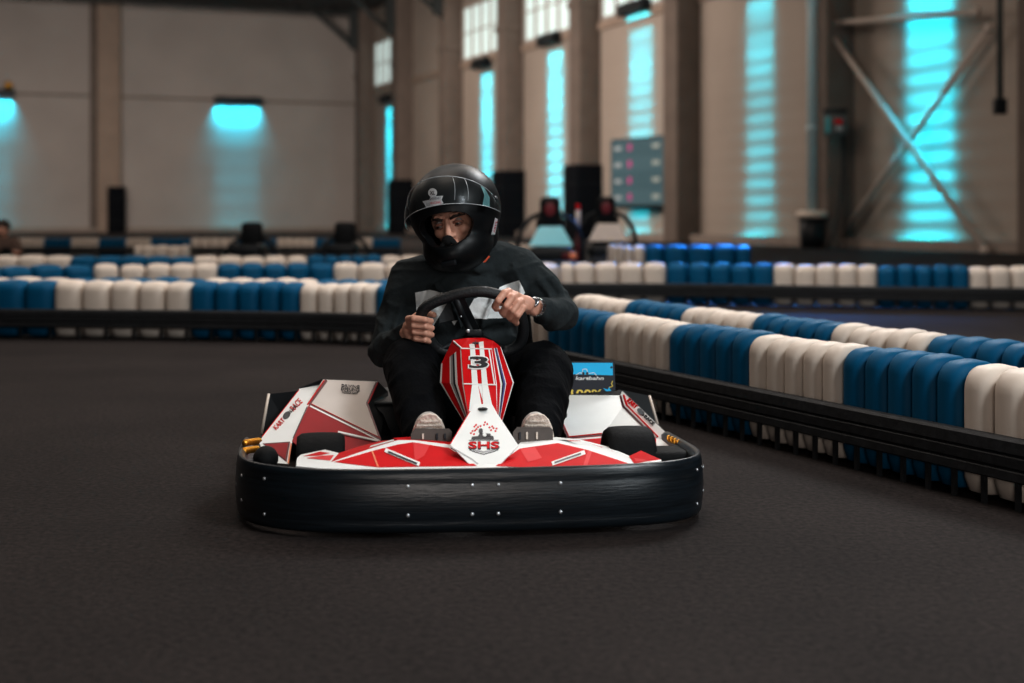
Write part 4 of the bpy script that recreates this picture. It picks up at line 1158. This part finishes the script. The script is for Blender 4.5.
# wristwatch
wd = (wrL-J(528,306,.74)).normalized()
wc = J(536,307,.775)
m = MB(); up_ = Vector((0,0,1)); sx_ = wd.cross(up_).normalized(); sz_ = sx_.cross(wd).normalized(); wp = []
for k in range(24):
    a = 2*PI*k/24; wp.append(wc+sx_*math.cos(a)*.031+sz_*math.sin(a)*.030)
for k in range(24):
    a = 2*PI*k/24; t = (wp[(k+1) % 24]-wp[k-1]).normalized(); nrm_ = (wp[k]-wc).normalized()
    rotm = Matrix((t, wd, nrm_)).transposed()
    m.box(wp[k], (.0062,.016,.0032), 'watch', rotm, bev=.0008)
wo = m.build('wristwatch', drv, SH)
fdir = (J(531,296,.72)-wc).normalized()
m = MB(); m.lathe([(.016,-.003),(.0175,0),(.0165,.004),(.013,.005)], 'watch', wc+fdir*.031, Vector((0,0,1)).rotation_difference(fdir).to_matrix(), 24); m.build('watch_case', wo, SH)
m = MB(); m.lathe([(.0125,.0),(.0125,.0012)], 'ink', wc+fdir*.0355, Vector((0,0,1)).rotation_difference(fdir).to_matrix(), 24); m.build('dial', wo, SH)

# helmet -----------------------------------------------------------
hm = MB(); I3 = Matrix.Identity(3)
hm.ball((0,.015,.033), (.147,.169,.146), 'helmet', nu=40, nv=24)
hm.ball((0,-.050,-.072), (.114,.126,.086), 'helmet', nu=32, nv=18)
hm.ball((0,-.085,-.075), (.082,.105,.060), 'helmet', nu=32, nv=18)
hm.ball((0,.035,-.070), (.114,.114,.078), 'helmet', nu=32, nv=18)
hel = organic('helmet', hm, .0055, 26, 'helmet')
def cutter(build):
    c = MB(); build(c); return c
cc_ = MB(); cc_.ball((0,.012,.03), (.120,.140,.122), 'foam', nu=32, nv=20); cc_.ball((0,-.045,-.07), (.086,.098,.075), 'foam', nu=28, nv=16)
cc_.tube([(0,.03,-.05),(0,.03,-.26)], [.085,.098], 'foam', 24)
c1 = organic('c1', cc_, .006, 4, 'foam')
cc_ = MB()
# eye opening, an upright rounded slot swept round the front
op = []
for k in range(21):
    a = -1.13+2.26*k/20
    op.append((math.sin(a)*.165, -.02-math.cos(a)*.165, -.006+.006*math.cos(a)))
for k in range(20):
    p, q = Vector(op[k]), Vector(op[k+1])
    for dz in (-.026,-.012,.004,.018,.030,.041): cc_.tube([p+Vector((0,0,dz)), q+Vector((0,0,dz))], .026, 'foam', 14); 
    for dz in (-.026,.041):
        cc_.ball(p+Vector((0,0,dz)), .026, 'foam', nu=14, nv=9)
cc_.ball((0,-.13,.004), (.09,.08,.055), 'foam')
c2 = organic('c2', cc_, .006, 4, 'foam')
for c in (c1, c2):
    md = hel.modifiers.new('b', 'BOOLEAN'); md.operation = 'DIFFERENCE'; md.object = c; md.solver = 'EXACT'
bake(hel)
for c in (c1, c2): bpy.data.objects.remove(c)
for p_ in hel.data.polygons: p_.use_smooth = True
hel.parent = drv; 
Hmat = Matrix.Translation(HC-SH) @ HR.to_4x4() @ Matrix.Scale(1.005, 4)
hel.data.transform(Hmat); hel.data.update()
def hpart(mb, name, parent=None, solid=0, sub=0):
    o = mb.build(name, parent or hel, None, solid, sub); o.data.transform(Hmat); return o
# gasket round the opening, chin vent, nose guard, side pivots
g = MB(); gp = []
def osurf(az, z):   # point on the outer shell near the opening
    return Vector((math.sin(az)*.140, .012-math.cos(az)*.172, z))
N = 48
m = MB(); m.lathe([(.024,-.004),(.026,0),(.022,.008),(.010,.010)], 'black', (.139,.0,.028), Matrix.Rotation(R(90),3,'Y'), 24); hpart(m, 'visor_pivot')
m = MB(); m.lathe([(.024,-.004),(.026,0),(.022,.008),(.010,.010)], 'black', (-.139,.0,.028), Matrix.Rotation(R(-90),3,'Y'), 24); hpart(m, 'visor_pivot')
m = MB(); gp_ = []
m.tube([(-.030,-.150,-.056),(-.015,-.138,-.040),(0,-.136,-.030),(.015,-.138,-.040),(.030,-.150,-.056)], [.006,.009,.011,.009,.006], 'foam', 12); m.ball((0,-.138,-.034), (.020,.012,.016), 'foam'); hpart(m, 'nose_guard')
m = MB(); m.box((0,-.186,-.098), (.05,.012,.018), 'black', bev=.004); hpart(m, 'chin_vent')
# lining
# raised clear visor
def visor_mat():
    m = bpy.data.materials.new('clear_visor_plastic'); m.use_nodes = True; nt = m.node_tree
    nt.nodes.remove(nt.nodes['Principled BSDF']); out = nt.nodes['Material Output']
    t = nt.nodes.new('ShaderNodeBsdfTransparent'); t.inputs[0].default_value = (.93,.95,.95,1)
    g = nt.nodes.new('ShaderNodeBsdfGlossy'); g.inputs['Roughness'].default_value = .14; g.inputs[0].default_value = (.9,.95,1,1)
    d = nt.nodes.new('ShaderNodeBsdfDiffuse'); d.inputs[0].default_value = (.25,.28,.29,1)
    lw = nt.nodes.new('ShaderNodeLayerWeight'); lw.inputs[0].default_value = .35
    nz = nt.nodes.new('ShaderNodeTexNoise'); nz.inputs['Scale'].default_value = 40
    mx = nt.nodes.new('ShaderNodeMixShader'); mx2 = nt.nodes.new('ShaderNodeMixShader'); mx2.inputs[0].default_value = .04
    mr_ = nt.nodes.new('ShaderNodeMath'); mr_.operation = 'MULTIPLY'; mr_.inputs[1].default_value = .6
    nt.links.new(lw.outputs['Fresnel'], mr_.inputs[0]); nt.links.new(mr_.outputs[0], mx.inputs[0])
    nt.links.new(t.outputs[0], mx.inputs[1]); nt.links.new(g.outputs[0], mx.inputs[2])
    nt.links.new(mx.outputs[0], mx2.inputs[1]); nt.links.new(d.outputs[0], mx2.inputs[2]); nt.links.new(mx2.outputs[0], out.inputs[0])
    return m
M['visor'] = visor_mat()
M['vedge_glint'] = mat('pale_visor_edge_and_glint', (.35,.38,.40), .25, coat=.3)
M['vteal'] = mat('teal_tinted_visor_tab', (.12,.26,.27), .3)
VR = Matrix.Rotation(R(-33),3,'X'); piv = Vector((0,.0,.028))
def vis(az, t):   # t 0 lower edge .. 1 upper edge
    hz = (.048+.0*abs(az))*(1-.55*(abs(az)/1.6)**2)
    z = -.052+t*2*hz*1.05 + .030*(1-(1-.55*(abs(az)/1.6)**2))*(1)
    rr_ = .158-.020*max(0,(t-.4))*1.1
    p = Vector((math.sin(az)*rr_*.985, -math.cos(az)*(rr_+.034), z))
    return piv+VR @ p
m = MB(); na, nt_ = 36, 8; vs = []
for i in range(na+1):
    az = -1.55+3.1*i/na
    for j in range(nt_+1): vs.append(vis(az, j/nt_))
m.add(vs, [(i*(nt_+1)+j, (i+1)*(nt_+1)+j, (i+1)*(nt_+1)+j+1, i*(nt_+1)+j+1) for i in range(na) for j in range(nt_)], 'visor', True)
vo = hpart(m, 'visor')
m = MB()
m.tube([vis(-1.55+3.1*i/na, 0) for i in range(na+1)], .0013, 'vedge_glint', 6); m.tube([vis(-1.55+3.1*i/na, 1) for i in range(na+1)], .0013, 'vedge_glint', 6)
for az in (.42,.68): m.tube([vis(az, .12), vis(az+.02, .4), vis(az+.03, .7), vis(az, .97)], .0011, 'vedge_glint', 6)  # pale ribs modelled in place of window reflections on the visor
hpart(m, 'visor_edge_and_glints', vo)
m = MB(); m.poly([vis(.98,.0)*1.004, vis(1.16,.0)*1.004, vis(1.2,.5)*1.004, vis(1.14,.95)*1.004, vis(1.04,.95)*1.004, vis(1.06,.5)*1.004], 'vteal'); hpart(m, 'visor_tab', vo)
# stickers laid on the shell by casting from their picture place
bpy.context.view_layer.update()
bvh = BVHTree.FromPolygons([v.co+SH for v in hel.data.vertices], [list(p.vertices) for p in hel.data.polygons])
def shell(px, py, off=.0015):
    d = ray(px, py); h = bvh.ray_cast(EYE, d)
    if h[0] is None: return None
    n_ = h[1] if h[1].dot(d) < 0 else -h[1]
    return h[0]+n_*off
def shell_poly(mb, pts, m, off=.0015):
    q = [shell(x, y, off) for x, y in pts]
    if all(v is not None for v in q): mb.poly(q, m)
def shell_text(mb, body_, cx, cy, w, h, m, rot=0, off=.003, bold=0):
    vs, fs = text_tris(body_, bold); c, s = math.cos(rot), math.sin(rot); out = []
    for x, y in vs:
        u, v = x*w, -y*h; q = shell(cx+u*c-v*s, cy+u*s+v*c, off)
        if q is None: return
        out.append(q)
    mb.add(out, fs, m)
m = MB(); shell_poly(m, [(433.2+4.4*math.cos(2*PI*k/20), 193.3+4.4*math.sin(2*PI*k/20)) for k in range(20)], 'sticker', .004); shell_text(m, 'XL', 433.2, 193.6, 5.4, 3.8, 'ink', 0, .0055, .02)
m.build('size_sticker', hel, SH)
m = MB()
shell_poly(m, [(423,201.5),(430,200.2),(431,197.5),(437,196.6),(443.5,196.2),(442,200),(443.8,203.5),(437,205.8),(427,207.8),(425,204)], 'sticker', .004)
shell_text(m, 'SHS KART', 436, 198.9, 11, 2.6, 'ink', R(-4), .0055); shell_text(m, 'RACING', 436.5, 203, 10, 2.4, 'red', R(-8), .0055); shell_text(m, '////', 429, 204.6, 4, 3, 'ink', R(-8), .0055)
m.build('brand_sticker', hel, SH)
m = MB(); shell_poly(m, [(494.6,217.5),(497.2,219),(494.6,234.5),(490.6,234.8)], 'sticker', .002); shell_text(m, 'kart', 494, 226.5, 12, 2.4, 'red', R(-76), .0035)
m.build('side_sticker', hel, SH)
m = MB(); m.tube([J(477,268,.985), J(484,262,.98), J(489,256,.985)], .0045, 'strap', 8); m.tube([J(474,267,.96), J(480,263,.96)], .006, 'strap', 8); m.build('chin_strap', drv, SH)

# ------------------------------------------------------------------ light
wd_ = bpy.data.worlds.new('world'); S.world = wd_; wd_.use_nodes = True
wd_.node_tree.nodes['Background'].inputs[0].default_value = (.5,.55,.6,1); wd_.node_tree.nodes['Background'].inputs[1].default_value = .02
def aim(name, loc, target, sx, sy, power, col, spread=180):
    d = Vector(target)-Vector(loc); q = d.to_track_quat('-Z','Y').to_euler()
    return area(name, loc, q, sx, sy, power, col, spread)
WARM = (1.0,.86,.75)
for (x, y) in ((-12,20),(4,20),(-18,42),(-2,42),(-24,64),(-8,64),(-2,6)):
    aim('hall_light', (x, y, CH-1.6), (x, y, 0), 5, 5, 420, WARM)
# light off the roof onto the walls
aim('wall_light', (-12, 46, 9.0), onwall(55, 0, 4.5), 12, 6, 1300, (1.0,.88,.79), 150)
aim('wall_light', (-14, 30, 9.0), backpt(200, 0, 6), 12, 6, 3600, (1.0,.90,.83), 120)
aim('wall_light', (-1, 22, 9.0), onwall(40, 0, 4.5), 8, 5, 380, (1.0,.87,.77), 140)
aim('key_light', (3.2, 1.0, 4.2), (-.1, 4.4, .4), 1.2, 1.2, 170, (.93,.98,1.0))
aim('rim_light', (2.8, 9.5, 5.5), (1.2, 5.2, .3), 1.6, 1.6, 200, (.95,.98,1.0))
aim('barrier_fill', (-1.5, 8.5, 6.5), (-1.8, 10.2, .3), 5, 2, 120, (1.0,.95,.9))  # unseen overhead lights added to brighten the barrier rows
aim('barrier_fill', (2.5, 12.0, 6.5), (3.0, 13.2, .3), 5, 2, 100, (1.0,.95,.9))
aim('barrier_fill', (-4, 14.0, 7), (-3.5, 16, .3), 6, 2, 130, (1.0,.95,.9))
aim('fill_light', (.3, -.9, 1.05), (-.1, 4.4, .6), 1.4, 1.0, 38, (1.0,.92,.86))
aim('side_light', (2.75, .35, 1.25), (.15, 4.2, .35), .35, 1.1, 26, (.90,.97,1.0))
aim('blue_light', (3.9, 21, 4.0), (2.6, 17, .4), .8, .8, 130, (.02,.30,1.0), 50)
